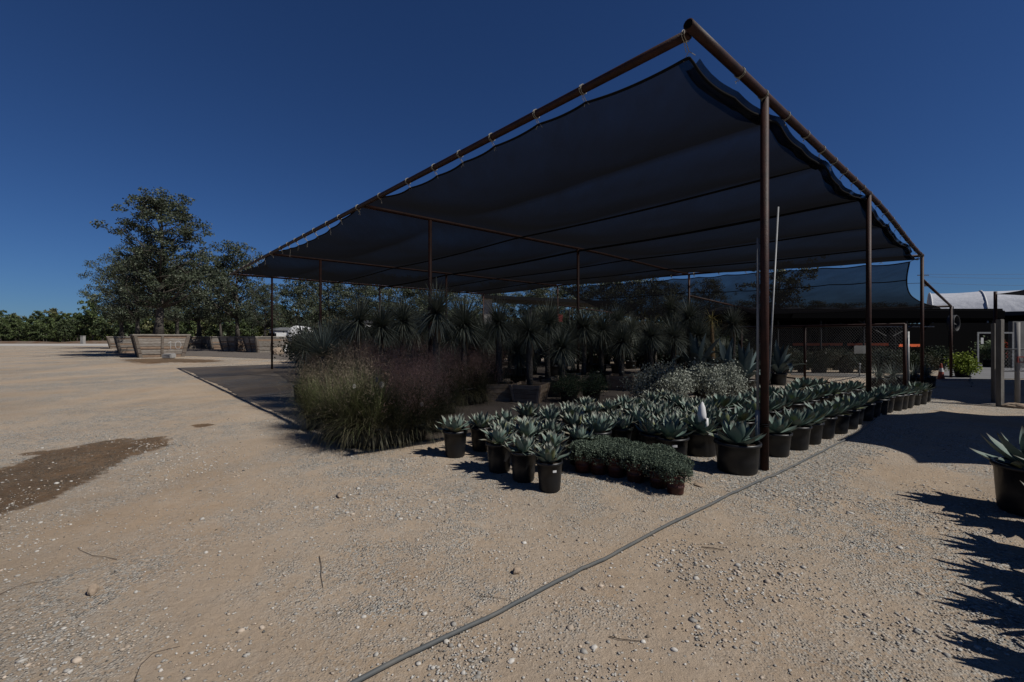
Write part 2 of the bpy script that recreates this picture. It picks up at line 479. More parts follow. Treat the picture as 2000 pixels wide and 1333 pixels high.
def sheet(name, poly, m, lift=.006, sub=.12, rough_edge=.0, kind='structure'):
    """A flat patch over the ground, triangulated finely along an uneven outline."""
    pts = []
    n = len(poly)
    for i in range(n):
        a = Vector(poly[i][:2]); b_ = Vector(poly[(i + 1) % n][:2])
        k = max(1, int((b_ - a).length / sub))
        for q in range(k):
            p = a.lerp(b_, q / k)
            if rough_edge:
                s = p * 2.2
                p = p + Vector((mnoise.noise(Vector((s.x, s.y, 1))), mnoise.noise(Vector((s.x, s.y, 7))))) * rough_edge
                s = p * 9
                p = p + Vector((mnoise.noise(Vector((s.x, s.y, 1))), mnoise.noise(Vector((s.x, s.y, 7))))) * rough_edge * .3
            pts.append(p)
    import bmesh
    bm = bmesh.new()
    vs = [bm.verts.new((p.x, p.y, 0)) for p in pts]
    f = bm.faces.new(vs)
    bmesh.ops.triangulate(bm, faces=[f])
    for _ in range(3):
        es = [e for e in bm.edges if e.calc_length() > max(.35, sub * 2.2)]
        if es: bmesh.ops.subdivide_edges(bm, edges=es, cuts=1)
        bmesh.ops.triangulate(bm, faces=bm.faces[:])
    for v in bm.verts:
        v.co.z = gz(v.co.x, v.co.y) + bump_z(v.co.x, v.co.y) + lift
    bmesh.ops.recalc_face_normals(bm, faces=bm.faces[:])
    for f in bm.faces:
        if f.normal.z < 0: f.normal_flip()
    me = bpy.data.meshes.new(name); bm.to_mesh(me); bm.free()
    me.polygons.foreach_set('use_smooth', [True] * len(me.polygons))
    me.materials.append(m)
    o = link(name, me); o['kind'] = kind
    return o
M['wet'] = mat('damp_dirt', (.088, .06, .039), .75, .15, noise=(3.2, (.135, .098, .068), .40, .66), bump=(30, 1, .02))
M['damp2'] = mat('damp_dirt_far', (.15, .1, .065), .8, .15, noise=(.6, (.095, .06, .038), .42, .68))
M['mulch'] = mat('gravel_bed', (.15, .13, .115), .95, .1, noise=(9, (.07, .06, .052), .38, .66), bump=(22, .9, .04))
sheet('gravel_bed', PX([(228, 697), (385, 696), (560, 703), (760, 699), (760, 684), (560, 676), (380, 676), (225, 684)]), M['mulch'], .010, .6, .3)
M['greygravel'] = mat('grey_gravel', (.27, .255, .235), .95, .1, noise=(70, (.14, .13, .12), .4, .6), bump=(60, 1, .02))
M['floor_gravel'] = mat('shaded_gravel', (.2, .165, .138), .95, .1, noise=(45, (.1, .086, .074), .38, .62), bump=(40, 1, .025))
# under the shade cloth: coarse grey-brown gravel
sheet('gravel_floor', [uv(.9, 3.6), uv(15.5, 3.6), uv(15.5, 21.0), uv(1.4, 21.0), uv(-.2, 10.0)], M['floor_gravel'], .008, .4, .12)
#sheet('gravel_strip', [uv(1.0, -.55), uv(6, -.75), uv(14.4, -.6), uv(14.4, 3.0), uv(1.4, 1.6)], M['greygravel'], .009, .2, .22)
M['asphalt'] = mat('grey_paving', (.15, .15, .155), .9, .1, noise=(2, (.11, .11, .115), .35, .7))
sheet('paved_yard', PX([(1838, 744), (1990, 740), (2160, 742), (2300, 716), (2000, 704), (1840, 706)]), M['asphalt'], .012, .8, .1)
M['roadm'] = mat('pale_road', (.38, .36, .335), .9, .1, noise=(.4, (.32, .3, .28), .35, .7))
sheet('road', [(-420, 76), (-30, 78), (-30, 100), (-420, 100)], M['roadm'], .02, 4, .3)
#sheet('pale_gravel_track', PX([(-120, 756), (60, 752), (190, 740), (330, 737), (335, 741), (200, 748), (90, 764), (-120, 776)]), M['greygravel'], .005, .15, .22)

# ------------------------------------------------------------------ loose stones
def make_stones():
    rng = np.random.default_rng(5)
    phi = (1 + 5 ** .5) / 2
    ico = np.array([(-1,phi,0),(1,phi,0),(-1,-phi,0),(1,-phi,0),(0,-1,phi),(0,1,phi),(0,-1,-phi),(0,1,-phi),(phi,0,-1),(phi,0,1),(-phi,0,-1),(-phi,0,1)])
    ico /= np.linalg.norm(ico[0])
    fc = np.array([(0,11,5),(0,5,1),(0,1,7),(0,7,10),(0,10,11),(1,5,9),(5,11,4),(11,10,2),(10,7,6),(7,1,8),(3,9,4),(3,4,2),(3,2,6),(3,6,8),(3,8,9),(4,9,5),(2,4,11),(6,2,10),(8,6,7),(9,8,1)])
    pos = []; size = []
    def patch(x, y):
        return mnoise.noise(Vector((x * .55, y * .8, 2.0))) + .7 * mnoise.noise(Vector((x * 1.9, y * 2.2, 5.0)))
    want = 33000
    while len(pos) < want:
        r = 1.3 + 9.5 * rng.random() ** 1.25; a = rng.uniform(-1.05, 1.05)
        x, y = r * math.sin(a), r * math.cos(a)
        k = patch(x, y)
        d = uvrel(x, y)
        inbed = -.9 < d[1] < -.02 and d[0] > .6
        p = .10 + .9 * sstep((k - .05) / .5)
        if inbed: p = 1.0
        if rng.random() > p: continue
        s = math.exp(rng.normal(math.log(.0058), .45))
        if rng.random() < .007: s = rng.uniform(.013, .024)
        s = min(s, .03)
        pos.append((x, y)); size.append(s)
    n = len(pos)
    pos = np.array(pos); size = np.array(size)
    V = ico[None] * (1 + rng.uniform(-.28, .28, (n, 12, 1)))
    V = V * np.stack([rng.uniform(.8, 1.35, n), rng.uniform(.7, 1.1, n), rng.uniform(.35, .65, n)], 1)[:, None, :] * size[:, None, None]
    a = rng.uniform(0, 6.283, n); ca, sa = np.cos(a), np.sin(a)
    X = V[..., 0] * ca[:, None] - V[..., 1] * sa[:, None]; Y = V[..., 0] * sa[:, None] + V[..., 1] * ca[:, None]
    zz = np.array([gz(p[0], p[1]) + bump_z(p[0], p[1]) for p in pos]) - size * .08
    V = np.stack([X + pos[:, :1], Y + pos[:, 1:], V[..., 2] + zz[:, None]], -1)
    Fc = (fc[None] + (np.arange(n) * 12)[:, None, None]).reshape(-1, 3).astype(np.int32)
    tone = rng.uniform(.24, .48, n)
    tint = rng.random(n)
    col = np.stack([tone, tone * np.where(tint < .3, .84, .955), tone * np.where(tint < .3, .68, .88)], 1)
    dk = rng.random(n) < .035; col[dk] *= .35
    me = bpy.data.meshes.new('gravel')
    me.vertices.add(n * 12); me.vertices.foreach_set('co', V.reshape(-1, 3).astype(np.float32).ravel())
    me.loops.add(Fc.size); me.loops.foreach_set('vertex_index', Fc.ravel())
    me.polygons.add(len(Fc)); me.polygons.foreach_set('loop_start', np.arange(len(Fc), dtype=np.int32) * 3)
    att = me.color_attributes.new('Col', 'FLOAT_COLOR', 'CORNER')
    cc = np.repeat(col, 60, axis=0)
    att.data.foreach_set('color', np.concatenate([cc, np.ones((len(cc), 1))], 1).astype(np.float32).ravel())
    me.materials.append(M['stone']); me.update(calc_edges=True)
    o = link('gravel', me); struct(o, 'stuff')
make_stones()

def make_rock(name, label, p, s, seed, group=None, m='boulder'):
    import bmesh
    rnd = random.Random(seed)
    bm = bmesh.new(); bmesh.ops.create_icosphere(bm, subdivisions=3, radius=1)
    for v in bm.verts:
        k = 1 + .32 * mnoise.noise(v.co * 1.1 + Vector((seed, 0, 0))) + .1 * mnoise.noise(v.co * 3.3)
        v.co = Vector((v.co.x * s[0] * k, v.co.y * s[1] * k, v.co.z * s[2] * k))
    me = bpy.data.meshes.new(name); bm.to_mesh(me); bm.free(); me.materials.append(M[m])
    o = link(name, me); o.location = (p.x, p.y, p.z + s[2] * .55); o.rotation_euler = (0, 0, rnd.uniform(0, 6))
    tag(o, label, 'rock', group)
make_rock('rock', 'rounded tan rock lying against the foot of the nearest rusty post', at(1487, 914), (.06, .05, .045), 1)
make_rock('rock', 'long tan rock lying by the foot of the round grey gate post', at(1982, 796), (.26, .16, .08), 2)
make_rock('rock', 'pale rock lying on the gravel bed beside the far rusty post', at(543, 693), (.5, .4, .45), 3)
make_rock('rock', 'flat tan stone in the sun beside the last red-brown pot', at(1365, 948), (.07, .05, .012), 4)
make_rock('rock', 'fist-sized grey stone in the open dirt close to the hose', at(1010, 1119), (.035, .026, .024), 5)
make_rock('rock', 'white-topped stone alone on the bare dirt at lower left', at(182, 1158), (.03, .026, .032), 6)
make_rock('rock', 'flat greenish stone on the dirt in front of the grass clumps', at(664, 968), (.07, .03, .018), 7)

def twig(label, pts, r=.004):
    m = MB(); P = []
    for k, (x, y) in enumerate(pts):
        p = at(x, y); P.append((p.x, p.y, p.z + bump_z(p.x, p.y) + .003 + .003 * math.sin(k * 1.7)))
    m.tube(P, [r * .5 * (1 - .6 * k / len(P)) for k in range(len(P))], 6)
    a = Vector(P[0])
    o = m.build('twig', M['twig']); tag(o, label, 'twig')
twig('upright-looking dark twig lying on the dirt left of centre foreground', [(624, 1088), (628, 1110), (627, 1128), (631, 1150)], .005)
twig('thin curved twig in the bottom left foreground', [(262, 1333), (275, 1300), (300, 1275), (352, 1262)], .003)
twig('long fine stem lying along the dirt at far left', [(0, 1164), (30, 1150), (60, 1142), (100, 1135)], .004)
twig('short forked stick beside a brown stone below the hose', [(1190, 1245), (1210, 1250), (1250, 1254)], .006)
twig('bent dry stalk on the dirt just above the hose', [(908, 1185), (922, 1193), (927, 1201)], .004)
twig('long pale stalk lying flat above the middle of the hose', [(935, 1165), (960, 1168), (990, 1172)], .004)
twig('dark stick lying on the sunlit dirt right of the hose', [(1370, 1069), (1395, 1074), (1414, 1078)], .007)
twig('curled root-like twig on the dirt under the damp stain', [(228, 1095), (205, 1090), (180, 1085), (155, 1075), (152, 1071)], .004)

# hose along the ground
def make_hose():
    L = [(600, 1388), (705, 1333), (841, 1264), (950, 1212), (1037, 1167), (1125, 1121), (1195, 1086), (1300, 1030), (1392, 985), (1440, 962), (1500, 935), (1560, 907), (1645, 863), (1690, 838), (1725, 808), (1745, 788), (1762, 778)]
    P = [at(*p) for p in L]
    Q = []
    for i in range(len(P) - 1):
        for k in range(6):
            t = k / 6
            p0 = P[max(0, i - 1)]; p1 = P[i]; p2 = P[i + 1]; p3 = P[min(len(P) - 1, i + 2)]
            q = .5 * ((2 * p1) + (p2 - p0) * t + (2 * p0 - 5 * p1 + 4 * p2 - p3) * t * t + (3 * p1 - p0 - 3 * p2 + p3) * t ** 3)
            q.z = gz(q.x, q.y) + bump_z(q.x, q.y) + .015
            Q.append(q)
    m = MB(); m.tube(Q, .0128, 10)
    o = m.build('hose', M['hose'], smooth=True)
    tag(o, 'dark grey hose lying across the open dirt', 'hose')
make_hose()

# ------------------------------------------------------------------ the shade structure
U1, U2, U3 = 1.80, 7.598, 15.35
V1, V2, V3 = 7.84, 15.92, 23.013
H, H3 = 4.64, 4.27
def zbeam(u, v):
    return H - (H - H3) * sstep((u - U2) / (U3 - U2)) * max(0.0, 1 - v / 14.0)
def make_shade():
    s = thing('shade_structure', 'large flat shade structure of rusty pipe posts under black cloth', 'shade structure', uv(7, 11, 0))
    base = Vector(s.location)
    off = lambda p: Vector(p) - base
    for v in (-.04, V1, V2, V3):
        for u in (U1, U2, U3):
            p = uv(u, v); g = gz(p.x, p.y) - .15
            m = MB(); zt = zbeam(u, v) - .03
            m.tube([off((p.x, p.y, g)), off((p.x, p.y, zt))], .048, 16)
            m.build('post', M['rust'], s, True)
    def beam(us, vs, r, name='beam'):
        m = MB(); n = 24; P = []
        for k in range(n + 1):
            u = us[0] + (us[1] - us[0]) * k / n; v = vs[0] + (vs[1] - vs[0]) * k / n
            P.append(off(uv(u, v, zbeam(u, v))))
        m.tube(P, r, 14); return m.build(name, M['rust'], s, True)
    beam((0, 0), (.02, V3 + .05), .049)
    b = beam((-.14, U3 + .06), (-.04, -.04), .053)
    m = MB(); e0 = off(uv(-.1425, -.04, zbeam(0, 0))); ax = Vector((UX, UY, 0)); si = Vector((-UY, UX, 0))
    m.add([e0 + (si * math.cos(a) + Vector((0, 0, 1)) * math.sin(a)) * .044 for a in np.linspace(0, 2 * math.pi, 19)[:-1]], [tuple(range(18))]); m.build('pipe_mouth', M['gloom'], s)  # dark disc painted in for the shaded hollow of the open pipe
    for v in (V1, V2, V3): beam((0, U3), (v, v), .044)
    beam((U3, U3), (-.04, V3), .044)
    # steel cables carrying the cloth
    for u in (4.7, 7.598, 10.2, 12.9):
        P = [off(uv(u, v, zbeam(u, v) - .08 - .06 * math.sin(math.pi * ((v / 7.9) % 1)))) for v in np.linspace(.1, V3 - .1, 60)]
        m = MB(); m.tube(P, .022 if u != 7.598 else .034, 6); m.build('cable', M['hem'], s, True)
    # cloth: grid with tied, scalloped edges
    rnd = random.Random(4)
    tiesL = [0.06]; x = .5
    while x < V3 - .4:
        x += rnd.uniform(.75, 1.25); tiesL.append(min(x, V3 - .05))
    tiesR = [0.1, 1.05, 1.75, 2.55, 3.4, 4.2, 4.9, 5.6, 6.3, 7.0, 7.6, 8.5, 9.3, 10.1, 10.9, 11.7, 12.5, 13.3, 14.1, 14.9, U3 - .05]
    def scal(t, ties):
        for a, b in zip(ties[:-1], ties[1:]):
            if a <= t <= b:
                q = (t - a) / (b - a); return 4 * q * (1 - q) * (b - a)
        return 0.0
    def gapL(v): return .03 + .055 * math.exp(-(v / 2.2) ** 2) + .05 * math.exp(-((v - 4.2) / 1.6) ** 2) + .09 * math.exp(-((v - 11.5) / 2.5) ** 2) + .08 * math.exp(-((v - 18) / 3) ** 2)
    def gapR(u): return .022 + .06 * math.exp(-(u / .9) ** 2) + .05 * math.exp(-((u - 5.4) / 1.2) ** 2) + .06 * math.exp(-((u - 10.5) / 2) ** 2)
    nu, nv = 96, 220
    us = np.linspace(0, 1, nu) ** 1.35 * U3; vs = np.linspace(0, 1, nv) ** 1.3 * V3
    cab = [0, 2.4, 4.7, U2, 10.2, 12.9, U3]
    VV = []; 
    for i, u in enumerate(us):
        for j, v in enumerate(vs):
            eL = gapL(v) * .8 + .06 * scal(v, tiesL); eR = gapR(u) * .7 + .03 * scal(u, tiesR)
            eB = .07 + .05 * scal(v, tiesL); eF = .07 + .03 * scal(u, tiesR)
            uu = u + eL * math.exp(-u / .5) * .95 - eB * math.exp(-(U3 - u) / .6)
            vv = v + eR * math.exp(-v / .5) * .95 - eF * math.exp(-(V3 - v) / .6)
            sag = 0
            for a, b in zip(cab[:-1], cab[1:]):
                if a <= u <= b:
                    q = (u - a) / (b - a); sag = 4 * q * (1 - q)
            wv = 1 - max(math.exp(-((v - q) / 1.3) ** 2) for q in (V1, V2, V3))        # the cloth lies over the cross beams
            z = zbeam(u, v) + .06 * (1 - wv) - .05 * wv - .13 * sag * wv - .05 * wv * mnoise.noise(Vector((u * .35, v * .22, 0)))
            z -= (.7 * gapL(v) * math.exp(-u / .8) + .03) * wv + .7 * gapR(u) * math.exp(-v / .8)
            z += .02 * wv * mnoise.noise(Vector((u * 1.3, v * .9, 4)))
            VV.append(off(uv(uu, vv, z)))
    FF = [(i*nv+j, i*nv+j+1, (i+1)*nv+j+1, (i+1)*nv+j) for i in range(nu-1) for j in range(nv-1)]
    m = MB(); m.add(VV, FF)
    m.build('shade_cloth', M['cloth'], s, True)
    e = MB()
    e.tube([VV[j] for j in range(nv)], .016, 6); e.tube([VV[i * nv] for i in range(nu)], .016, 6)
    e.tube([VV[(nu-1)*nv + j] for j in range(nv)], .014, 6); e.tube([VV[i * nv + nv - 1] for i in range(nu)], .014, 6)
    e.build('cloth_hem', M['hem'], s, True)
    # loose folded edge hanging along the near right side
    fm = MB(); rows = []
    n = 90
    for k in range(n):
        u = .12 + (13.5 - .12) * k / (n - 1)
        i = min(nu - 1, int(np.searchsorted(us, u)))
        p = Vector(VV[i * nv])
        hang = (.045 + .02 * math.sin(u * 3.1) + .03 * math.sin(u * 7.7)) * (1 if u < 6.5 else .6) * min(1, u / .5)
        inn = Vector((-UY, UX, 0))
        rows.append([p + inn * -.05 + Vector((0, 0, .05)), p + inn * .02 + Vector((0, 0, -.3 * hang)), p + inn * .05 + Vector((0, 0, -hang)), p + inn * .10 + Vector((0, 0, -.6 * hang))])
    fm.add([q for r in rows for q in r], [(k*4+j, k*4+j+1, (k+1)*4+j+1, (k+1)*4+j) for k in range(n-1) for j in range(3)])
    fm.build('folded_edge', M['cloth'], s, True)
    # rope ties
    def tie(u, v, along, col_r=.054, tail=.12, r=.008):
        p = off(uv(u, v, zbeam(u, v))); m = MB()
        ax = Vector((UX, UY, 0)) if along == 'u' else Vector((-UY, UX, 0))
        si = Vector((-UY, UX, 0)) if along == 'u' else Vector((UX, UY, 0))
        for q in (-.012, .012):
            m.tube([p + ax * q + (si * math.cos(a) + Vector((0, 0, 1)) * math.sin(a)) * (col_r + .004) for a in np.linspace(0, 2 * math.pi, 15)], r, 5, caps=False)
        kx = si * (.03 if along == 'v' else .02)
        lo = p + si * (gapL(v) * .8 if along == 'v' else gapR(u) * .8) + Vector((0, 0, -(gapL(v) if along == 'v' else gapR(u)) * .9 - .05))
        m.tube([p + Vector((0, 0, -col_r)), lo], r, 5)
        m.tube([p + ax * .02 + Vector((0, 0, -col_r)), lo + ax * .03], r * .8, 5)
        for q in range(2):
            d = ax * rnd.uniform(-.08, .08)
            m.tube([lo, lo + d * .5 + Vector((0, 0, -tail * .5)), lo + d + Vector((0, 0, -tail * rnd.uniform(.7, 1.2)))], r * .8, 5)
        m.build('rope_tie', M['rope'], s)
    for v in tiesL: tie(0, v, 'v', tail=rnd.choice([.04, .08, .15, .25]) if v > 8 else .07, r=.0045 if v < 8 else .008)
    for u in tiesR[1:]: tie(u, -.04, 'u', tail=.04, r=.0045)
    tm = rnd
    for v in np.arange(1.0, 14, 1.1): tie(U3, v, 'v', tail=.06, r=.008)
make_shade()

# second, lower shade canopy running on behind it
U4 = U3 + 9.2
def make_lower_canopy():
    s = thing('lower_shade_structure', 'lower thin-clothed shade structure sloping away behind the big one', 'shade structure', uv(20, 8, 0))
    base = Vector(s.location); off = lambda p: Vector(p) - base
    vs4 = [-.04, V1, V2]
    for v in vs4:
        p = uv(U4, v); m = MB(); m.tube([off((p.x, p.y, gz(p.x, p.y) - .1)), off((p.x, p.y, 3.04))], .055, 12); m.build('post', M['rust'], s, True)
        a = uv(U3 + .05, v, 3.50); b = uv(U4, v, 3.04)
        m = MB(); m.tube([off(a), off(b)], .045, 10); m.build('rafter', M['rust'], s, True)
    m = MB(); m.tube([off(uv(U4, -.04, 3.04)), off(uv(U4, V2, 3.04))], .05, 10); m.build('beam', M['rust'], s, True)
    nu, nv = 40, 90
    VV = []
    rnd = random.Random(3)
    for i in range(nu):
        for j in range(nv):
            t = i / (nu - 1); q = j / (nv - 1)
            sc = abs(math.sin(q * math.pi * 13))
            inset = .28 + .5 * math.sin(math.pi * min(1, t * 1.15)) ** 1.0 * .9
            v = inset + (V2 - .1 - inset) * q
            u = U3 + .12 + (U4 - U3 - .25) * t
            z0 = zbeam(U3, v) - .20 + .05 * (1 - sc) * 1.0
            z = 2.93 + (z0 - 2.93) * (1 - t) ** 2.0
            z += .05 * mnoise.noise(Vector((u * .5, v * .5, 2)))
            VV.append(off(uv(u, v, z)))
    m = MB(); m.add(VV, [(i*nv+j, i*nv+j+1, (i+1)*nv+j+1, (i+1)*nv+j) for i in range(nu-1) for j in range(nv-1)])
    m.build('shade_cloth', M['cloth_thin'], s, True)
    e = MB(); e.tube([VV[j] for j in range(nv)], .02, 6); e.tube([VV[i * nv] for i in range(nu)], .022, 6); e.tube([VV[(nu-1)*nv + j] for j in range(nv)], .02, 6)
    e.build('cloth_hem', M['hem'], s, True)
    i = int(nu * .22)
    e = MB(); e.tube([VV[i*nv + j] + Vector((0, 0, -.02)) for j in range(nv)], .02, 6); e.build('cable', M['hem'], s, True)
    e = MB()
    e.tube([VV[0], off(uv(U3, -.04, zbeam(U3, 0) - .02))], .008, 5); e.tube([VV[int(nu*.25) * nv], off(uv(U3 + 1, -.04, 3.46))], .008, 5)
    e.build('rope_tie', M['rope'], s)
make_lower_canopy()

# two more shade canopies standing to the right, out of the picture: their shadows cross the drive
def side_sail(label, pts, h):
    c = sum((Vector(p) for p in pts), Vector((0, 0))) / len(pts)
    s = thing('shade_sail', label, 'shade sail', (c.x, c.y, 0))
    n = len(pts); ring = []
    for i in range(n):
        a = Vector(pts[i]); b = Vector(pts[(i+1) % n])
        for k in range(10):
            t = k / 10; p = a.lerp(b, t)
            p = p + (c - p) * (.10 * 4 * t * (1 - t))
            ring.append(p)
    R = len(ring); VV = []; FF = []
    L = 8
    for l in range(L):
        f = 1 - l / L
        for p in ring:
            q = c + (p - c) * f; VV.append((q.x - c.x, q.y - c.y, h - .12 * (1 - f * f)))
    VV.append((0, 0, h - .12))
    for l in range(L - 1):
        for k in range(R): FF.append((l*R+k, l*R+(k+1) % R, (l+1)*R+(k+1) % R, (l+1)*R+k))
    for k in range(R): FF.append(((L-1)*R+k, (L-1)*R+(k+1) % R, L*R))
    m = MB(); m.add(VV, FF); m.build('sail_cloth', M['cloth_dense'], s, True)
    for k, p in enumerate(pts):
        if len(pts) == 7 and k in (1, 2, 3): continue
        m = MB(); m.tube([(p[0]-c.x, p[1]-c.y, gz(*p) - .1), (p[0]-c.x, p[1]-c.y, h + .1)], .05, 10); m.build('post', M['rust'], s, True)
off32 = Vector((2.76, -1.335))
def sh(pts): return [tuple(Vector(p) + off32) for p in pts]
side_sail('black shade sail standing right of the drive, out of view', sh([(7.1, 9.5), (5.2, 7.2), (5.25, 5.85), (6.6, 5.2), (14, 5.2), (14, 10.9), (10.4, 10.75)]), 3.2)
side_sail('black shade sail beyond the first, right of the gate', sh([(12.0, 14.2), (13.1, 12.6), (24.5, 11.5), (30, 20), (19.4, 20.2), (15.0, 17.9)]), 3.2)

# pipes tied to the nearest post
def near_pipes():
    m = MB(); p = at(1480, 915)
    m.tube([(p.x, p.y, p.z - .05), (p.x, p.y, zat(802, p.y))], .030, 12)
    m.tube([(p.x, p.y, zat(803, p.y)), (p.x + .012, p.y + .02, zat(465, p.y))], .0165, 10)
    q = m.build('standpipe', M['pvc'], smooth=True); tag(q, 'upright grey plastic pipe strapped beside the nearest rusty post', 'pipe')
    m = MB(); P1 = uv(U1, -.04)
    z0 = 2.0
    a = Vector((P1.x + .07, P1.y + .03, zat(740, 5.8))); b = at_d(1520, 6.25); b.z = zat(405, 6.25)
    m.tube([a, a.lerp(b, .4), b], .012, 8)
    q = m.build('conduit_pipe', M['galv'], smooth=True); tag(q, 'thin grey pipe leaning out behind the nearest rusty post', 'pipe')
    m = MB(); m.tube([(P1.x + .055 * math.cos(a), P1.y + .055 * math.sin(a), .52 + .004 * a) for a in np.linspace(0, 12.5, 40)], .006, 5)
    q = m.build('wire_strap', M['hem']); tag(q, 'dark wire strap wound round the nearest rusty post', 'strap')
near_pipes()

# ------------------------------------------------------------------ pots
def pot_mesh(name, rb, rt, h, m, rings=False, seed=0):
    b = MB()
    lip = rt * .07
    prof = [(0, .001), (rb * .96, .001), (rb, .012)]
    if rings:
        for k, z in enumerate((.38, .42, .72, .76)):
            r = rb + (rt - rb) * z
            prof += [(r, h * (z - .012)), (r + .004, h * z), (r + .004, h * (z + .03)), (r, h * (z + .042))]
    else:
        prof += [(rb + (rt - rb) * .45, h * .45)]
    prof += [(rt * .995, h * .9), (rt + lip, h * .905), (rt + lip * 1.15, h * .95), (rt + lip, h), (rt * .965, h), (rt * .95, h * .9), (rt * .93, h * .84)]
    b.lathe(prof, 28)
    return b.mesh(name, m, True)
def soil_mesh(r, z):
    b = MB(); b.lathe([(0, z + .012), (r * .5, z + .01), (r, z)], 18)
    return b.mesh('soil', M['soil'], True)

# ------------------------------------------------------------------ agaves
def agave_mesh(name, n, L, Wd, seed, wav=.0, up=82, lo=18, col=((.066, .112, .094), (.108, .156, .132)), edge=(.24, .255, .21), curl=.25, tipc=(.05, .035, .025), tint=1.0):
    r = np.random.default_rng(seed)
    K = 8
    P = np.zeros((n, K, 3, 3), np.float32); Cc = np.zeros((n, K, 3, 3), np.float32)
    for i in range(n):
        f = (i + .5) / n
        az = i * 2.39996 + r.normal(0, .12)
        pit = math.radians(up - (up - lo) * f ** .85 + r.normal(0, 4))
        Li = L * (.62 + .42 * f ** .7) * r.uniform(.92, 1.06) * (1 if f < .85 else .9)
        Wi = Wd * (.62 + .45 * f) * r.uniform(.9, 1.1)
        d = np.array([math.cos(az), math.sin(az), 0]); s = np.array([-math.sin(az), math.cos(az), 0])
        p = np.array([0, 0, .02]) + d * .02 * f
        c0 = (np.array(col[0]) + (np.array(col[1]) - np.array(col[0])) * r.random()) * tint * r.uniform(.82, 1.12)
        if r.random() < .05: c0 = np.array((.16, .17, .06)) * r.uniform(.7, 1.1)
        elif f > .8 and r.random() < .16: c0 = np.array((.15, .12, .08)) * r.uniform(.6, 1.1)
        ph = r.uniform(0, 6.28); tw = r.normal(0, .35)
        for k in range(K):
            t = k / (K - 1)
            w = Wi * (.62 + .55 * math.sin(min(1, t / .55) * math.pi / 2) ** 1.5) * (1 - max(0, (t - .5) / .5) ** 1.7) * .86
            if k == K - 1: w = .0015
            a = pit + curl * (t - .25) + (wav * math.sin(t * 7 + ph) if t > .3 else 0)
            st = Li / (K - 1)
            fw = d * math.cos(a) + np.array([0, 0, 1]) * math.sin(a)
            nr = -d * math.sin(a) + np.array([0, 0, 1]) * math.cos(a)
            if k > 0: p = p + fw * st + (s * tw * st * .45 * max(0, t - .5) * 2)
            g = .55 * (1 - t * .6)
            P[i, k, 1] = p - nr * w * g * .6
            P[i, k, 0] = p - s * w + nr * w * g * .5
            P[i, k, 2] = p + s * w + nr * w * g * .5
            cc = c0 * (1.0 + .12 * t)
            Cc[i, k, 1] = cc; Cc[i, k, 0] = Cc[i, k, 2] = cc * .55 + np.array(edge) * .45
            if k >= K - 2: Cc[i, k, :] = np.array(edge) * .85 if k == K - 2 else tipc
    return quads_mesh(name, P, Cc, M['agave'], True)

def potted(label, cat, group, potm, soilm, plantm, plant_name, z):
    t = thing('potted_' + plant_name, label, cat, (0, 0, 0), 0, group)
    link('pot', potm, t); link('soil', soilm, t)
    o = link('rosette' if 'agave' in plant_name else 'foliage', plantm, t); o.location = (0, 0, z)
    return t
GA = 'small curly-tipped agaves packed in black pots'
GB = 'broad-leaved agaves in the long sunny double row'
potA = pot_mesh('pot', .125, .15, .34, M['black']); soilA = soil_mesh(.14, .30)
potB = pot_mesh('pot', .17, .20, .33, M['black']); soilB = soil_mesh(.186, .29)
potC = pot_mesh('pot', .225, .25, .36, M['black']); soilC = soil_mesh(.235, .32)
AS = [potted('x', 'agave', GA, potA, soilA, agave_mesh('rosette', 30 + 2 * (k % 4), .30 + .014 * (k % 3), .039, 10 + k, wav=.36, up=84, lo=10 + 3 * (k % 3), curl=.42 + .05 * (k % 3), tint=(1, 1.12, .8, 1, .9, 1.05, .86, 1)[k]), 'agave', .295) for k in range(8)]
AB = [potted('x', 'agave', GB, potB, soilB, agave_mesh('rosette', 20 + k, .34 + .015 * k, .062, 30 + k, tint=(1, .85, 1.1, .92)[k], wav=.06, up=80, lo=8, curl=.42, edge=(.15, .18, .15)), 'agave', .28) for k in range(4)]
ABig = potted('x', 'agave', GB, potC, soilC, agave_mesh('rosette', 22, .42, .075, 44, wav=.05, up=80, lo=8, curl=.4, edge=(.15, .18, .15)), 'agave', .30)
def sticker(root, r, h, a0, z, w, ht):
    b = MB(); n = 5
    vs = []
    for k in range(n):
        a = a0 + w * (k / (n - 1) - .5) / r
        for zz in (z, z + ht): vs.append(((r + .003) * math.cos(a), (r + .003) * math.sin(a), zz))
    b.add(vs, [(2*k, 2*k+2, 2*k+3, 2*k+1) for k in range(n - 1)])
    return b.build('price_label', M['label'], root)
rnd = random.Random(8)
COLN = ['first', 'second', 'third', 'fourth', 'fifth']
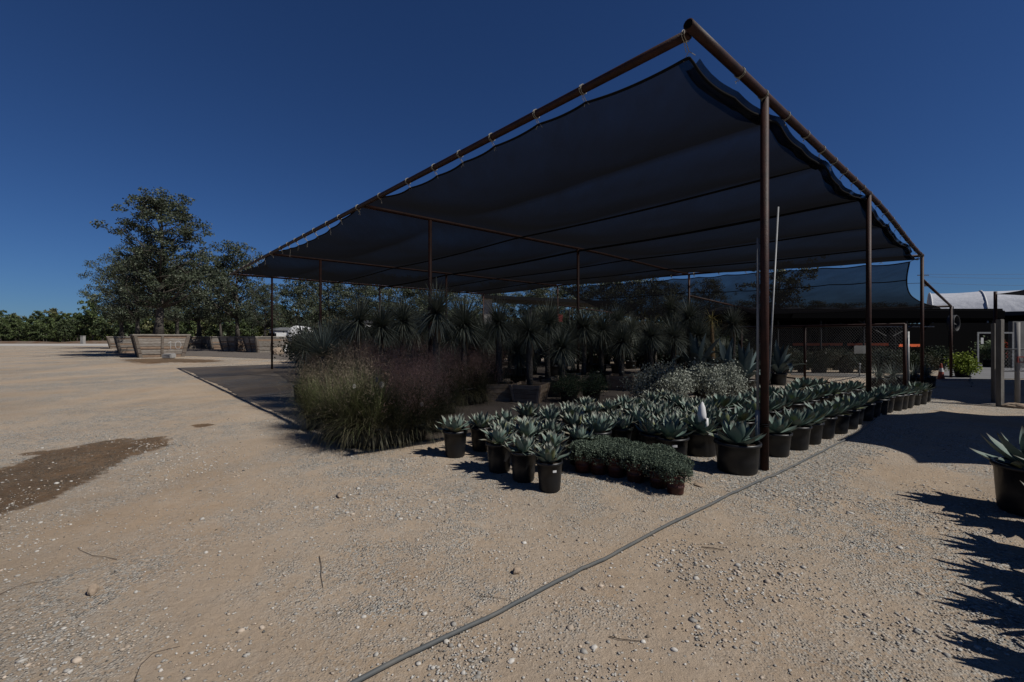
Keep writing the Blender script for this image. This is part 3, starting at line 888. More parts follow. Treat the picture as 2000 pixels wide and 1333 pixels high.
# close-packed block: rows run back along the shade structure
for i in range(11):
    for j in range(5):
        u = -.72 + .485 * i + rnd.uniform(-.03, .03); v = 1.19 + .47 * j + rnd.uniform(-.03, .03)
        if i == 0 and j == 3: continue
        if 1 <= i <= 3 and j < 1: continue
        if i >= 7 and j > 3: continue
        if i >= 9 and j < 1: continue
        p = uv(u, v); p.z = gz(p.x, p.y)
        col = COLN[4 - j]
        if i == 0:
            lab = ['curly-tipped agave nearest of its block, its tall black pot bearing a white price label',
                   'curly-tipped agave second along the front edge beside the one with the price label',
                   'curly-tipped agave third along the front edge from the pot with the price label',
                   '', 'curly-tipped agave at the left end of the front edge beside the grasses'][j]
        else:
            lab = 'curly-tipped agave in the packed block, %s row behind the front, %s from grass side' % (ORD[i - 1], col)
        a = dup(AS[rnd.randrange(8)], p, rnd.uniform(0, 6.28), lab, rnd.uniform(.9, 1.1))
        a.rotation_euler.x = rnd.uniform(-.03, .03); a.rotation_euler.y = rnd.uniform(-.03, .03)
        if i == 0:
            pass
        if i == 0 and j == 0:
            ang = math.atan2(-p.y, -p.x) - a.rotation_euler.z + .42
            sticker(a, .146, 0, ang - .0, .235, .045, .026)
# big agaves along the right row
cols = [(.08, 2.66, 19), (.80, 1.98, 16), (1.48, 2.9, 13)]
RN = ['outer sunny file', 'middle file', 'inner file']
for c, (v, u0, n) in enumerate(cols):
    for i in range(n):
        u = u0 + .60 * i + rnd.uniform(-.04, .04)
        p = uv(u, v + rnd.uniform(-.04, .04) - (.02 * i if c == 0 else 0)); p.z = gz(p.x, p.y)
        lab = 'broad-leaved agave in a black pot, %s from the near end of the %s' % (ORD[i], RN[c])
        a = dup(AB[rnd.randrange(4)], p, rnd.uniform(0, 6.28), lab, rnd.uniform(.88, 1.12))
        if c == 0 and i == 2:
            sticker(a, .195, 0, math.atan2(-1, -.55) - a.rotation_euler.z, .25, .06, .025)
p = at(1440, 919); dup(ABig, p, .7, 'largest broad-leaved agave in a wide black pot against the nearest post', 1.0)
p = at(1310, 898); a = dup(ABig, p, 2.7, 'broad-leaved agave in a wide labelled pot right behind the red-brown pots', .88)
sticker(a, .247, 0, math.atan2(-1, -.1) - 2.7 , .245, .07, .035)
p = at(1367, 886); dup(ABig, p, 4.4, 'broad-leaved agave with a white sock and tube set among its leaves', .9)
# white sock and tube in that agave
m = MB(); q = Vector((p.x + .0, p.y - .07, .36))
m.tube([q + Vector((0, 0, .10)), q + Vector((-.005, .0, .2)), q + Vector((.0, .005, .31)), q + Vector((.006, .0, .38))], [.055, .062, .045, .006], 9)
o = m.build('white_sock', M['white'], smooth=True); tag(o, 'pointed white cloth sock pulled over an agave leaf', 'sock')
m = MB(); q = Vector((p.x + .035, p.y - .14, .33)); m.tube([q, q + Vector((.0, .01, .19))], .026, 10)
o = m.build('white_tube', M['white'], smooth=True); tag(o, 'small white tube standing in front of the cloth sock', 'tube')
# a line of the same plants along the right edge of the drive
EDGE = [((4.88, 4.22), 1.0, 'broad-leaved agave in a big black pot cut by the right edge of the photo')]
for k, (x, y) in enumerate([(4.66, 3.75), (4.2, 3.25), (3.8, 2.82), (3.44, 2.4), (3.06, 1.98), (2.7, 1.56)]):
    EDGE.append(((x, y), 1.0, 'agave whose spiky shadow crosses the dirt at right edge, %s towards the viewer' % ORD[k]))
for (x, y), sc, lab in EDGE:
    a = dup(AS[rnd.randrange(8)] if y < 4 else ABig, (x, y, 0), rnd.uniform(0, 6), lab, 1.25 if y < 4 else (1.05, 1.05, 1.25), group='agaves along the right edge of the drive')
for r_ in AS + AB + [ABig]: drop(r_)

# ------------------------------------------------------------------ ground-cover in red-brown pots
def cover_mesh(seed):
    r = np.random.default_rng(seed); n = 2600
    az = r.uniform(0, 6.283, n); rr = .165 * np.sqrt(r.random(n)); bump = 1 + .18 * np.sin(az * 5 + seed) + .1 * np.sin(az * 9)
    rr = rr * bump
    z = .12 * np.sqrt(np.clip(1 - (rr / .2) ** 2, 0, 1)) * r.uniform(.6, 1.12, n) - .0
    low = r.random(n) < .2
    z[low] = r.uniform(-.06, .05, low.sum()); rr[low] = r.uniform(.125, .175, low.sum())
    c = np.stack([rr * np.cos(az), rr * np.sin(az), z], 1)
    return leaf_quads('foliage', c, r, .022, .006, (.055, .078, .055), (.115, .142, .105))
def leaf_quads(name, c, r, L, Wd, ca, cb, up=.5, m='leaf_matte', extra=None):
    n = len(c)
    d = r.normal(0, 1, (n, 3)); d[:, 2] += up; d /= np.linalg.norm(d, axis=1, keepdims=True)
    e = np.cross(d, r.normal(0, 1, (n, 3))); e /= np.linalg.norm(e, axis=1, keepdims=True) + 1e-9
    l = L * r.uniform(.6, 1.3, (n, 1)); w = Wd * r.uniform(.7, 1.25, (n, 1))
    P = np.stack([c - d * l * .1, c + d * l * .45 + e * w, c + d * l, c + d * l * .45 - e * w], 1)
    t = r.random((n, 1)) ** 1.3
    col = np.array(ca) * (1 - t) + np.array(cb) * t
    if extra is not None: col = col * extra
    return quads_mesh(name, P, col, M[m])
potR = pot_mesh('pot', .085, .10, .20, M['redpot'], rings=True); soilR = soil_mesh(.09, .17)
GCo = [potted('x', 'plant', 'low grey-green plants in red-brown pots', potR, soilR, cover_mesh(60 + k), 'groundcover', .205) for k in range(3)]
front = [(1320, 963), (1288, 951), (1240, 940), (1203, 930), (1168, 925), (1137, 921)]
for i in range(6):
    b = at(*front[i])
    for j in range(2 if i == 0 else 3):
        q = Vector((b.x, b.y)) + Vector((.075, .215)) * j
        w = ['front row', 'middle row', 'back row'][j]
        lab = 'low grey-green plant in a red-brown pot, %s from the right in the %s' % (ORD[i], w)
        dup(GCo[(i + j) % 3], (q.x + rnd.uniform(-.015, .015), q.y, 0), rnd.uniform(0, 6), lab, rnd.uniform(.95, 1.12))
for r_ in GCo: drop(r_)

# ------------------------------------------------------------------ muhly grasses
def blades(r, n, h, spread, ca, cb, w=.0032, droop=.9, K=5, base=.10, z0=.0):
    P = np.zeros((n, K, 2, 3), np.float32); col = np.zeros((n, 3), np.float32)
    az = r.uniform(0, 6.283, n); lean = np.abs(r.normal(0, spread, n)); L = h * r.uniform(.55, 1.1, n)
    b = base * np.sqrt(r.random(n)); a2 = r.uniform(0, 6.283, n)
    p = np.stack([b * np.cos(a2), b * np.sin(a2), np.full(n, z0)], 1)
    d = np.stack([np.cos(az), np.sin(az), np.zeros(n)], 1); s = np.stack([-np.sin(az), np.cos(az), np.zeros(n)], 1)
    for k in range(K):
        t = k / (K - 1)
        ang = math.pi / 2 - lean - droop * (lean + .25) * t ** 1.6
        if k > 0: p = p + (d * np.cos(ang)[:, None] + np.array([0, 0, 1]) * np.sin(ang)[:, None]) * (L / (K - 1))[:, None]
        p[:, 2] = np.maximum(p[:, 2], .01)
        ww = w * (1 - .85 * t)
        P[:, k, 0] = p - s * ww; P[:, k, 1] = p + s * ww
    t = r.random((n, 1)); col = np.array(ca) * (1 - t) + np.array(cb) * t
    return P, col, p.copy()
def grass_proto(seed, kind):
    r = np.random.default_rng(seed)
    t = thing('muhly_grass', 'x', 'grass clump', (0, 0, 0), 0, 'tall muhly grasses massed in black pots')
    link('pot', pot_mesh('pot', .12, .14, .27, M['black']), t)
    link('soil', soil_mesh(.13, .23), t)
    if kind == 'green': ca, cb = (.04, .052, .02), (.145, .16, .068)
    elif kind == 'dry': ca, cb = (.035, .042, .02), (.10, .10, .055)
    else: ca, cb = (.025, .036, .018), (.075, .085, .042)
    P, col, tip = blades(r, 620, .82, .40, ca, cb, w=.0042, z0=.24)
    P3, col3, _ = blades(r, 220, .62, 1.35, (.05, .045, .022), (.15, .13, .075), w=.003, droop=1.2, base=.15, z0=.24)
    P2, col2, _ = blades(r, 520, .86, .9, (.035, .034, .018), (.10, .09, .05), w=.0036, droop=1.5, base=.13, z0=.24)
    o = link('blades', quads_mesh('blades', np.concatenate([P, P2, P3]), np.concatenate([col, col2, col3]), M['leaf']), t)
    # airy plumes: fine stalks ending in mists of tiny branchlets
    ns = 60 if kind == 'green' else 130
    S, sc, tip = blades(r, ns, .98, .26, (.12, .09, .06), (.2, .15, .1), w=.0011, droop=.35, z0=.27)
    K = 46
    if kind == 'green': pa, pb = (.13, .105, .07), (.24, .19, .145)
    else: pa, pb = (.165, .092, .076), (.34, .222, .188)
    c = (tip[:, None, :] + np.stack([r.normal(0, .055, (ns, K)), r.normal(0, .055, (ns, K)), r.normal(-.13, .11, (ns, K))], -1)).reshape(-1, 3)
    c = c[c[:, 2] > .3]
    n = len(c); d = r.normal(0, 1, (n, 3)); d[:, 2] += .8; d /= np.linalg.norm(d, axis=1, keepdims=True)
    e = np.cross(d, r.normal(0, 1, (n, 3))); e /= np.linalg.norm(e, axis=1, keepdims=True) + 1e-9
    l = r.uniform(.02, .05, (n, 1)); w = .0011
    Q = np.stack([c - e * w, c + e * w, c + d * l + e * w * .4, c + d * l - e * w * .4], 1)
    tt = r.random((n, 1)); qc = np.array(pa) * (1 - tt) + np.array(pb) * tt
    link('plumes', quads_mesh('plumes', Q, qc, M['leaf_matte']), t)
    return t
G = {'green': [grass_proto(1, 'green'), grass_proto(2, 'green')], 'pink': [grass_proto(3, 'pink'), grass_proto(4, 'pink')], 'dry': [grass_proto(5, 'dry')]}
GP = []   # (pixel x, ground depth, kind, scale)
front_line = [(612, 838, 'green'), (648, 858, 'green'), (688, 872, 'green'), (730, 874, 'green'), (775, 868, 'pink'), (815, 860, 'pink'), (852, 842, 'pink')]
mid_line = [(610, 810, 'green'), (655, 822, 'green'), (700, 830, 'green'), (745, 832, 'pink'), (790, 828, 'pink'), (835, 818, 'pink'), (878, 808, 'pink')]
back_line = [(618, 790, 'dry'), (664, 795, 'green'), (712, 797, 'pink'), (760, 800, 'pink'), (808, 797, 'pink'), (855, 792, 'pink'), (900, 790, 'dry'), (935, 788, 'dry')]
far_line = [(650, 775, 'dry'), (710, 776, 'pink'), (770, 778, 'pink'), (825, 778, 'pink'), (880, 776, 'dry'), (925, 774, 'dry'), (962, 776, 'dry')]
hmax = {'front': 1.04, 'second': 1.1, 'third': 1.18, 'back': 1.22}
for nm, L in (('front', front_line), ('second', mid_line), ('third', back_line), ('back', far_line)):
    for i, (x, y, k) in enumerate(L):
        p = at(x, y)
        look = {'green': 'yellow-green', 'pink': 'pink-plumed', 'dry': 'dull green'}[k]
        lab = '%s muhly grass clump, %s from left in the %s row of grasses' % (look, ORD[i], nm)
        s = hmax[nm] * rnd.uniform(.86, 1.1)
        if nm == 'front': s *= .96
        dup(rnd.choice(G[k]), (p.x, p.y, p.z), rnd.uniform(0, 6), lab, (s, s, s * (1.0 if k != 'dry' else .86))).rotation_euler.y = rnd.uniform(-.07, .07)
for k in G:
    for r_ in G[k]: drop(r_)
# soft pale seed heads standing out in the grasses
def seed_head(px, py, d, s, label):
    r = np.random.default_rng(int(px)); n = 700
    c = r.normal(0, 1, (n, 3)); c /= np.linalg.norm(c, axis=1, keepdims=True)
    rad = s * r.random((n, 1)) ** .5
    P0 = np.zeros((n, 3)); P1 = c * rad * np.array([1, 1, 1.3])
    e = np.cross(c, r.normal(0, 1, (n, 3))); e /= np.linalg.norm(e, axis=1, keepdims=True)
    w = .0012
    Q = np.stack([P1 * .5 - e * w, P1 * .5 + e * w, P1 + e * w * .3, P1 - e * w * .3], 1)
    o = link('seed_head', quads_mesh('seed_head', Q, np.full((n, 3), .36) * np.array([1, .97, .86]), M['leaf_matte']))
    o.location = ((px - 1000) * d / F, d, zat(py, d)); tag(o, label, 'seed head', 'fluffy pale seed heads in the grasses')
seed_head(745, 752, 6.6, .05, 'larger fluffy pale seed head in the middle of the grasses')
seed_head(735, 742, 6.7, .035, 'small fluffy seed head just above the larger pale one')
seed_head(692, 755, 6.4, .032, 'fluffy pale seed head left of the larger one')
seed_head(824, 790, 6.9, .035, 'lone fluffy pale seed head low on the dark side of the grasses')

# ------------------------------------------------------------------ yuccas and other spiky plants under the cloth
def yucca_head(seed, n, L, w, lowang=-35, ca=(.062, .088, .074), cb=(.125, .160, .135), stiff=.35):
    r = np.random.default_rng(seed); K = 4
    P = np.zeros((n, K, 2, 3), np.float32)
    f = (np.arange(n) + .5) / n
    sz = np.sin(math.radians(88)) + (math.sin(math.radians(lowang)) - np.sin(math.radians(88))) * f
    el = np.arcsin(np.clip(sz, -1, 1)); az = np.arange(n) * 2.39996 + r.normal(0, .1, n)
    Li = L * r.uniform(.85, 1.08, n)
    d = np.stack([np.cos(az), np.sin(az), 0 * az], 1); s = np.stack([-np.sin(az), np.cos(az), 0 * az], 1)
    p = np.zeros((n, 3)) + d * .03
    p[:, 2] += .06 * np.sin(el)
    for k in range(K):
        t = k / (K - 1)
        a = el - stiff * t * t * np.cos(el) * r.uniform(.4, 1.5, n)
        if k > 0: p = p + (d * np.cos(a)[:, None] + np.array([0, 0, 1.]) * np.sin(a)[:, None]) * (Li / (K - 1))[:, None]
        ww = w * (1 - .9 * t ** 1.5)
        P[:, k, 0] = p - s * ww; P[:, k, 1] = p + s * ww
    t = r.random((n, 1)); col = np.array(ca) * (1 - t) + np.array(cb) * t
    return quads_mesh('crown', P, col, M['leaf'])
def skirt_mesh(seed, z0, z1, rad, n=150):
    r = np.random.default_rng(seed); K = 4
    P = np.zeros((n, K, 2, 3), np.float32)
    az = r.uniform(0, 6.283, n); z = r.uniform(z0, z1, n); L = r.uniform(.2, .42, n)
    d = np.stack([np.cos(az), np.sin(az), 0 * az], 1); s = np.stack([-np.sin(az), np.cos(az), 0 * az], 1)
    p = d * rad * .7; p[:, 2] = z
    out = r.uniform(.0, .35, n)
    for k in range(K):
        t = k / (K - 1)
        if k > 0: p = p + (d * (out * (1 - t))[:, None] + np.array([0, 0, -1.])) * (L / (K - 1))[:, None]
        p[:, 2] = np.maximum(p[:, 2], .04)
        P[:, k, 0] = p - s * .008 * (1 - .7 * t); P[:, k, 1] = p + s * .008 * (1 - .7 * t)
    t = r.random((n, 1)); col = np.array((.09, .07, .045)) * (1 - t) + np.array((.3, .23, .14)) * t
    return quads_mesh('dry_skirt', P, col, M['leaf_matte'])
HEADS = [yucca_head(70 + k, 420, .75, .0155, lowang=-52, ca=(.06, .074, .058), cb=(.175, .19, .155)) for k in range(4)]
BIGFAN = yucca_head(80, 260, .92, .012, lowang=5, ca=(.075, .095, .08), cb=(.16, .19, .16), stiff=.15)
YCRATE = []
def yucca_crate_mesh():
    b = MB(); r = random.Random(3); h = .46; t, bt = .40, .32
    for k in range(4):
        A = Matrix.Rotation(k * math.pi / 2, 4, 'Z')
        for i in range(4):
            z0, z1 = h * i / 4 + .004, h * (i + 1) / 4 - .004
            w0 = bt + (t - bt) * z0 / h; w1 = bt + (t - bt) * z1 / h
            g = r.uniform(.8, 1.15); col = (.25 * g, .195 * g, .145 * g)
            bot = [A @ Vector(p) for p in ((-w0, -w0, z0), (w0, -w0, z0), (w0, -w0 + .022, z0), (-w0, -w0 + .022, z0))]
            top = [A @ Vector(p) for p in ((-w1, -w1, z1), (w1, -w1, z1), (w1, -w1 + .022, z1), (-w1, -w1 + .022, z1))]
            b.hexa(bot, top, col)
        for sx in (-1, 1):
            w0, w1 = bt, t
            e = .06
            x0 = sx * (w0 - .03); x1 = sx * (w1 - .03)
            bot = [A @ Vector(p) for p in ((x0 - e/2, -w0 - .022, 0), (x0 + e/2, -w0 - .022, 0), (x0 + e/2, -w0 - .002, 0), (x0 - e/2, -w0 - .002, 0))]
            top = [A @ Vector(p) for p in ((x1 - e/2, -w1 - .022, h), (x1 + e/2, -w1 - .022, h), (x1 + e/2, -w1 - .002, h), (x1 - e/2, -w1 - .002, h))]
            b.hexa(bot, top, (.27, .21, .16))
    return b.mesh('crate', M['wood'])
YC = yucca_crate_mesh()
b = MB(); b.add([(-.36, -.36, .40), (.36, -.36, .40), (.36, .36, .40), (-.36, .36, .40)], [(0, 1, 2, 3)]); YS = b.mesh('soil', M['soil'])
potY = pot_mesh('pot', .24, .27, .42, M['black']); soilY = soil_mesh(.255, .37)
def yucca(px, py, rad, cont, look, i, tot, R=.57, head=None, rot=0, dd=None):
    d = dd or R * F / rad
    x = (px - 1000) * d / F; g = gz(x, d); hz = zat(py, d) - g
    hz = max(hz, .7)
    lab = '%s, %s from the left of %d spiky yuccas' % (look, ORD[i], tot)
    t = thing('yucca', lab, 'yucca', (x, d, g), rot, 'spiky yuccas standing under the shade cloth')
    if cont == 'crate': link('crate', YC, t); link('soil', YS, t); z0 = .40
    else: link('pot', potY, t); link('soil', soilY, t); z0 = .37
    r = random.Random(int(px * 7)); 
    if hz > z0 + .12:
        m = MB(); K = 7; lx = r.uniform(-.05, .05)
        m.tube([(lx * math.sin(3.1 * k / K), 0, z0 - .02 + (hz - z0 + .02) * k / (K - 1)) for k in range(K)], [.088 - .02 * k / K + r.uniform(-.01, .01) for k in range(K)], 12)
        m.build('trunk', M['bark'], t, True)
        link('dry_skirt', skirt_mesh(int(px), max(z0 + .3, hz - .38), hz - .02, .1, 110), t)
    o = link('crown', head or HEADS[i % 4], t); o.location = (0, 0, hz); s = (R / .58 if head is None else R / .92) * r.uniform(.85, 1.12); o.scale = (s, s, s * r.uniform(.88, 1.2)); o.rotation_euler = (r.uniform(-.18, .18), r.uniform(-.18, .18), r.uniform(0, 6))
    return t
YL = [ # px, py(centre), radius px, container, look
 (632, 672, 72, 'pot', 'wide pale fan without a trunk', .95, BIGFAN), (700, 628, 46, 'pot', 'tall narrow blue-green head'),
 (744, 640, 44, 'pot', 'open starburst head'), (596, 684, 44, 'pot', 'low drooping head', ), (786, 628, 40, 'pot', 'upright feathery head'), (812, 652, 36, 'pot', 'small half-hidden head'),
 (852, 612, 50, 'pot', 'tallest head with brown skirt'), (880, 664, 36, 'pot', 'low head above the grass'), (906, 634, 46, 'pot', 'broad pale head'), (925, 690, 40, 'crate', 'low bristling head'),
 (946, 662, 34, 'pot', 'dark hidden head'), (974, 632, 43, 'crate', 'round head over yellowing skirt'), (1035, 650, 44, 'crate', 'shaggy round head in a wooden crate'),
 (1012, 690, 34, 'pot', 'low dark head'), (1070, 634, 36, 'pot', 'dim head in back'), (1097, 680, 40, 'crate', 'squat round head'), (1140, 640, 35, 'crate', 'round head by the slim post'),
 (1176, 645, 32, 'pot', 'slender-trunked head'), (1215, 668, 36, 'crate', 'round head lit on its right side'), (1206, 628, 26, 'pot', 'tiny head in the back row'),
 (1272, 658, 34, 'crate', 'round head on a bare trunk'), (1316, 660, 33, 'crate', 'round head leaning right'), (1313, 606, 27, 'pot', 'high head in the back row'), (1345, 622, 30, 'pot', 'bright-topped high head'),
 (1364, 656, 31, 'pot', 'drooping head behind the blue agave'), (1431, 634, 31, 'pot', 'rightmost dark head')]
YL.sort(key=lambda e: e[0])
for i, e in enumerate(YL):
    if len(e) > 6: yucca(e[0], e[1] + 24, e[2], e[3], e[4], i, len(YL), R=e[5], head=e[6], rot=i, dd=10.2)
    else: yucca(*e[:5], i, len(YL), rot=i * 1.3)
r5 = random.Random(12)
for i in range(30):                                  # the ranks behind
    px = 640 + i * 27 + r5.uniform(-8, 8); d = r5.uniform(15.5, 21) if px < 1180 else r5.uniform(19, 24)
    x = (px - 1000) * d / F; t = yucca(px, r5.uniform(642, 690), 30, 'pot', 'dim spiky head in the ranks at the back', i % 26, 26, R=.57, rot=i, dd=d)
    t['label'] = 'dim spiky yucca in the ranks at the back, %s of thirty from the left' % ORD[i]; t['group'] = 'dim spiky yuccas at the back'
# the yellowing palm-like yucca
def yellow_yucca():
    d = 17.5; px = 1390; x = (px - 1000) * d / F; g = gz(x, d); hz = zat(625, d) - g
    t = thing('cordyline', 'thin yellowing spiky plant with a stout ringed orange-brown trunk', 'plant', (x, d, g))
    link('pot', potY, t); link('soil', soilY, t)
    m = MB(); m.tube([(0, 0, .35), (.0, 0, .8), (.02, 0, 1.3), (0, 0, hz)], [.14, .13, .09, .05], 12); 
    m.build('trunk', mat('ringed_bark', (.24, .16, .07), .8, noise=(6, (.13, .08, .04), .4, .6, (1, 1, 6))), t, True)
    o = link('crown', yucca_head(99, 46, .5, .014, lowang=-60, ca=(.2, .17, .05), cb=(.34, .28, .1), stiff=1.2), t); o.location = (0, 0, hz)
yellow_yucca()

# blue century plants with long folded leaves
def century(px, py, s, label, n=14, seed=1):
    p = at(px, py)
    t = thing('century_plant', label, 'agave', p, seed, 'large blue century plants in black pots')
    link('pot', potY, t); link('soil', soilY, t)
    r = np.random.default_rng(seed); K = 9
    P = np.zeros((n, K, 3, 3), np.float32); Cc = np.zeros((n, K, 3, 3), np.float32)
    for i in range(n):
        f = (i + .5) / n; az = i * 2.4 + r.normal(0, .2); pit = math.radians(86 - 46 * f); L = s * r.uniform(.85, 1.1); bend = r.uniform(.3, 1.3) if f > .3 else .1
        fold = r.random() < .4 and f > .3
        d = np.array([math.cos(az), math.sin(az), 0]); sd = np.array([-math.sin(az), math.cos(az), 0]); q = np.array([0, 0, .4]) + d * .04
        c0 = np.array((.085, .115, .115)) * r.uniform(.85, 1.3)
        for k in range(K):
            t_ = k / (K - 1); a = pit - bend * t_ ** 1.5 - (1.9 * max(0, t_ - .55) / .45 if fold else 0)
            if k: q = q + (d * math.cos(a) + np.array([0, 0, 1]) * math.sin(a)) * L / (K - 1)
            nr = -d * math.sin(a) + np.array([0, 0, 1]) * math.cos(a)
            w = .075 * s * (.6 + .6 * math.sin(min(1, t_ / .5) * math.pi / 2)) * (1 - max(0, (t_ - .5) / .5) ** 1.8) + .001
            P[i, k, 1] = q - nr * w * .3; P[i, k, 0] = q - sd * w + nr * w * .35; P[i, k, 2] = q + sd * w + nr * w * .35
            Cc[i, k] = c0
    link('rosette', quads_mesh('rosette', P, Cc, M['agave'], True), t)
century(1362, 752, 1.5, 'tallest blue century plant rising behind the silver shrubs', 13, 3)
century(1455, 770, 1.05, 'blue century plant with a bright folded leaf, left of the nearest post', 14, 5)
century(1418, 762, 1.2, 'blue century plant between the silver shrubs and the folded-leaf one', 13, 6)
century(1520, 752, 1.15, 'blue century plant just right of the nearest post', 15, 8)
century(1490, 748, 1.0, 'blue century plant mostly hidden by the nearest post', 13, 9)

# silver shrubs, dark shrubs
def shrub(px, py, rx, hz, label, cat, ca, cb, n, seed, L=.03, Wd=.012, name='silver_shrub', group=None, pot=None, up=.4, potr=.2):
    p = at(px, py)
    t = thing(name, label, cat, p, 0, group)
    r = np.random.default_rng(seed)
    link('pot', pot_mesh('pot', potr * .85, potr, .3, M['black']) if pot is None else pot, t)
    link('soil', soil_mesh(potr * .9, .26), t)
    m = MB(); rd = random.Random(seed); tips = []
    for k in range(34):
        a = rd.uniform(0, 6.28); q = rx * math.sqrt(rd.random()); e = Vector((q * math.cos(a), q * math.sin(a), .24 + (hz - .32) * rd.uniform(.1, 1) * math.sqrt(max(.1, 1 - (q / rx) ** 2 * .75))))
        m.tube([(0, 0, .25), e * .5 + Vector((0, 0, .08)), e], [.012, .007, .003], 5); tips.append(e)
    m.build('stems', M['bark'], t)
    k = np.array([tuple(e) for e in tips]); idx = r.integers(0, len(k), n)
    c = k[idx] + r.normal(0, 1, (n, 3)) * np.array([rx * .24, rx * .24, hz * .11])
    c[:, 2] = np.where(c[:, 2] < .1, r.uniform(.1, .4, n), c[:, 2])
    link('foliage', leaf_quads('foliage', c, r, L, Wd, ca, cb, up), t)
    return t
SG = 'silver-leaved shrubs behind the agaves'
for i, (x, y, rx, hz, lab) in enumerate([(1264, 793, .40, .95, 'leftmost silver-leaved shrub beside the wooden crate'), (1308, 795, .42, .97, 'silver-leaved shrub second from the left'),
        (1372, 788, .40, .98, 'silver-leaved shrub third from the left'), (1414, 784, .40, .96, 'rightmost silver-leaved shrub beside the folded-leaf century plant')]):
    shrub(x, y, rx, hz, lab, 'shrub', (.13, .145, .12), (.32, .335, .29), 5200, 20 + i, .042, .021, group=SG)
DG = 'dark bushy plants in black pots'
shrub(1111, 786, .36, .72, 'left one of two dark bushy plants in black pots', 'shrub', (.025, .04, .022), (.06, .085, .045), 4200, 31, .04, .008, 'dark_shrub', DG, potr=.22)
shrub(1155, 783, .38, .74, 'right one of two dark bushy plants in black pots', 'shrub', (.025, .04, .022), (.06, .085, .045), 4200, 32, .04, .008, 'dark_shrub', DG, potr=.24)
shrub(965, 780, .38, .95, 'feathery dark green plant at the back end of the grasses', 'shrub', (.03, .045, .035), (.07, .09, .07), 3800, 33, .05, .005, 'feathery_shrub', None, potr=.22)
shrub(612, 742, .5, .9, 'pale-stemmed bushy plant left of the wide yucca fan', 'shrub', (.07, .1, .05), (.16, .2, .11), 3000, 34, .06, .008, 'leafy_shrub', None, potr=.22)
# strappy plants in black boxes by the gate
for i, (x, y, lab) in enumerate([(1716, 762, 'spiky grey-green plant in a black pot left of the gate post'), (1745, 757, 'spiky grey-green plant in a black pot touching the gate post'),
                                 (1785, 758, 'spiky grey-green plant in a black tub right of the gate post'), (1810, 757, 'spiky grey-green plant in a black tub in front of the traffic cone')]):
    p = at(x, y); t = thing('spiky_plant', lab, 'plant', p, i, 'spiky grey-green plants by the gate')
    link('pot', potY, t); link('soil', soilY, t); o = link('crown', yucca_head(110 + i, 110, .6, .012, lowang=0, ca=(.06, .075, .06), cb=(.14, .16, .14), stiff=.6), t); o.location = (0, 0, .4)
shrub(1880, 737, .46, 1.12, 'bright yellow-green bushy plant in a pot on the sunny paving', 'shrub', (.09, .13, .015), (.23, .28, .04), 2300, 41, .075, .035, 'bright_shrub', None, potr=.3)

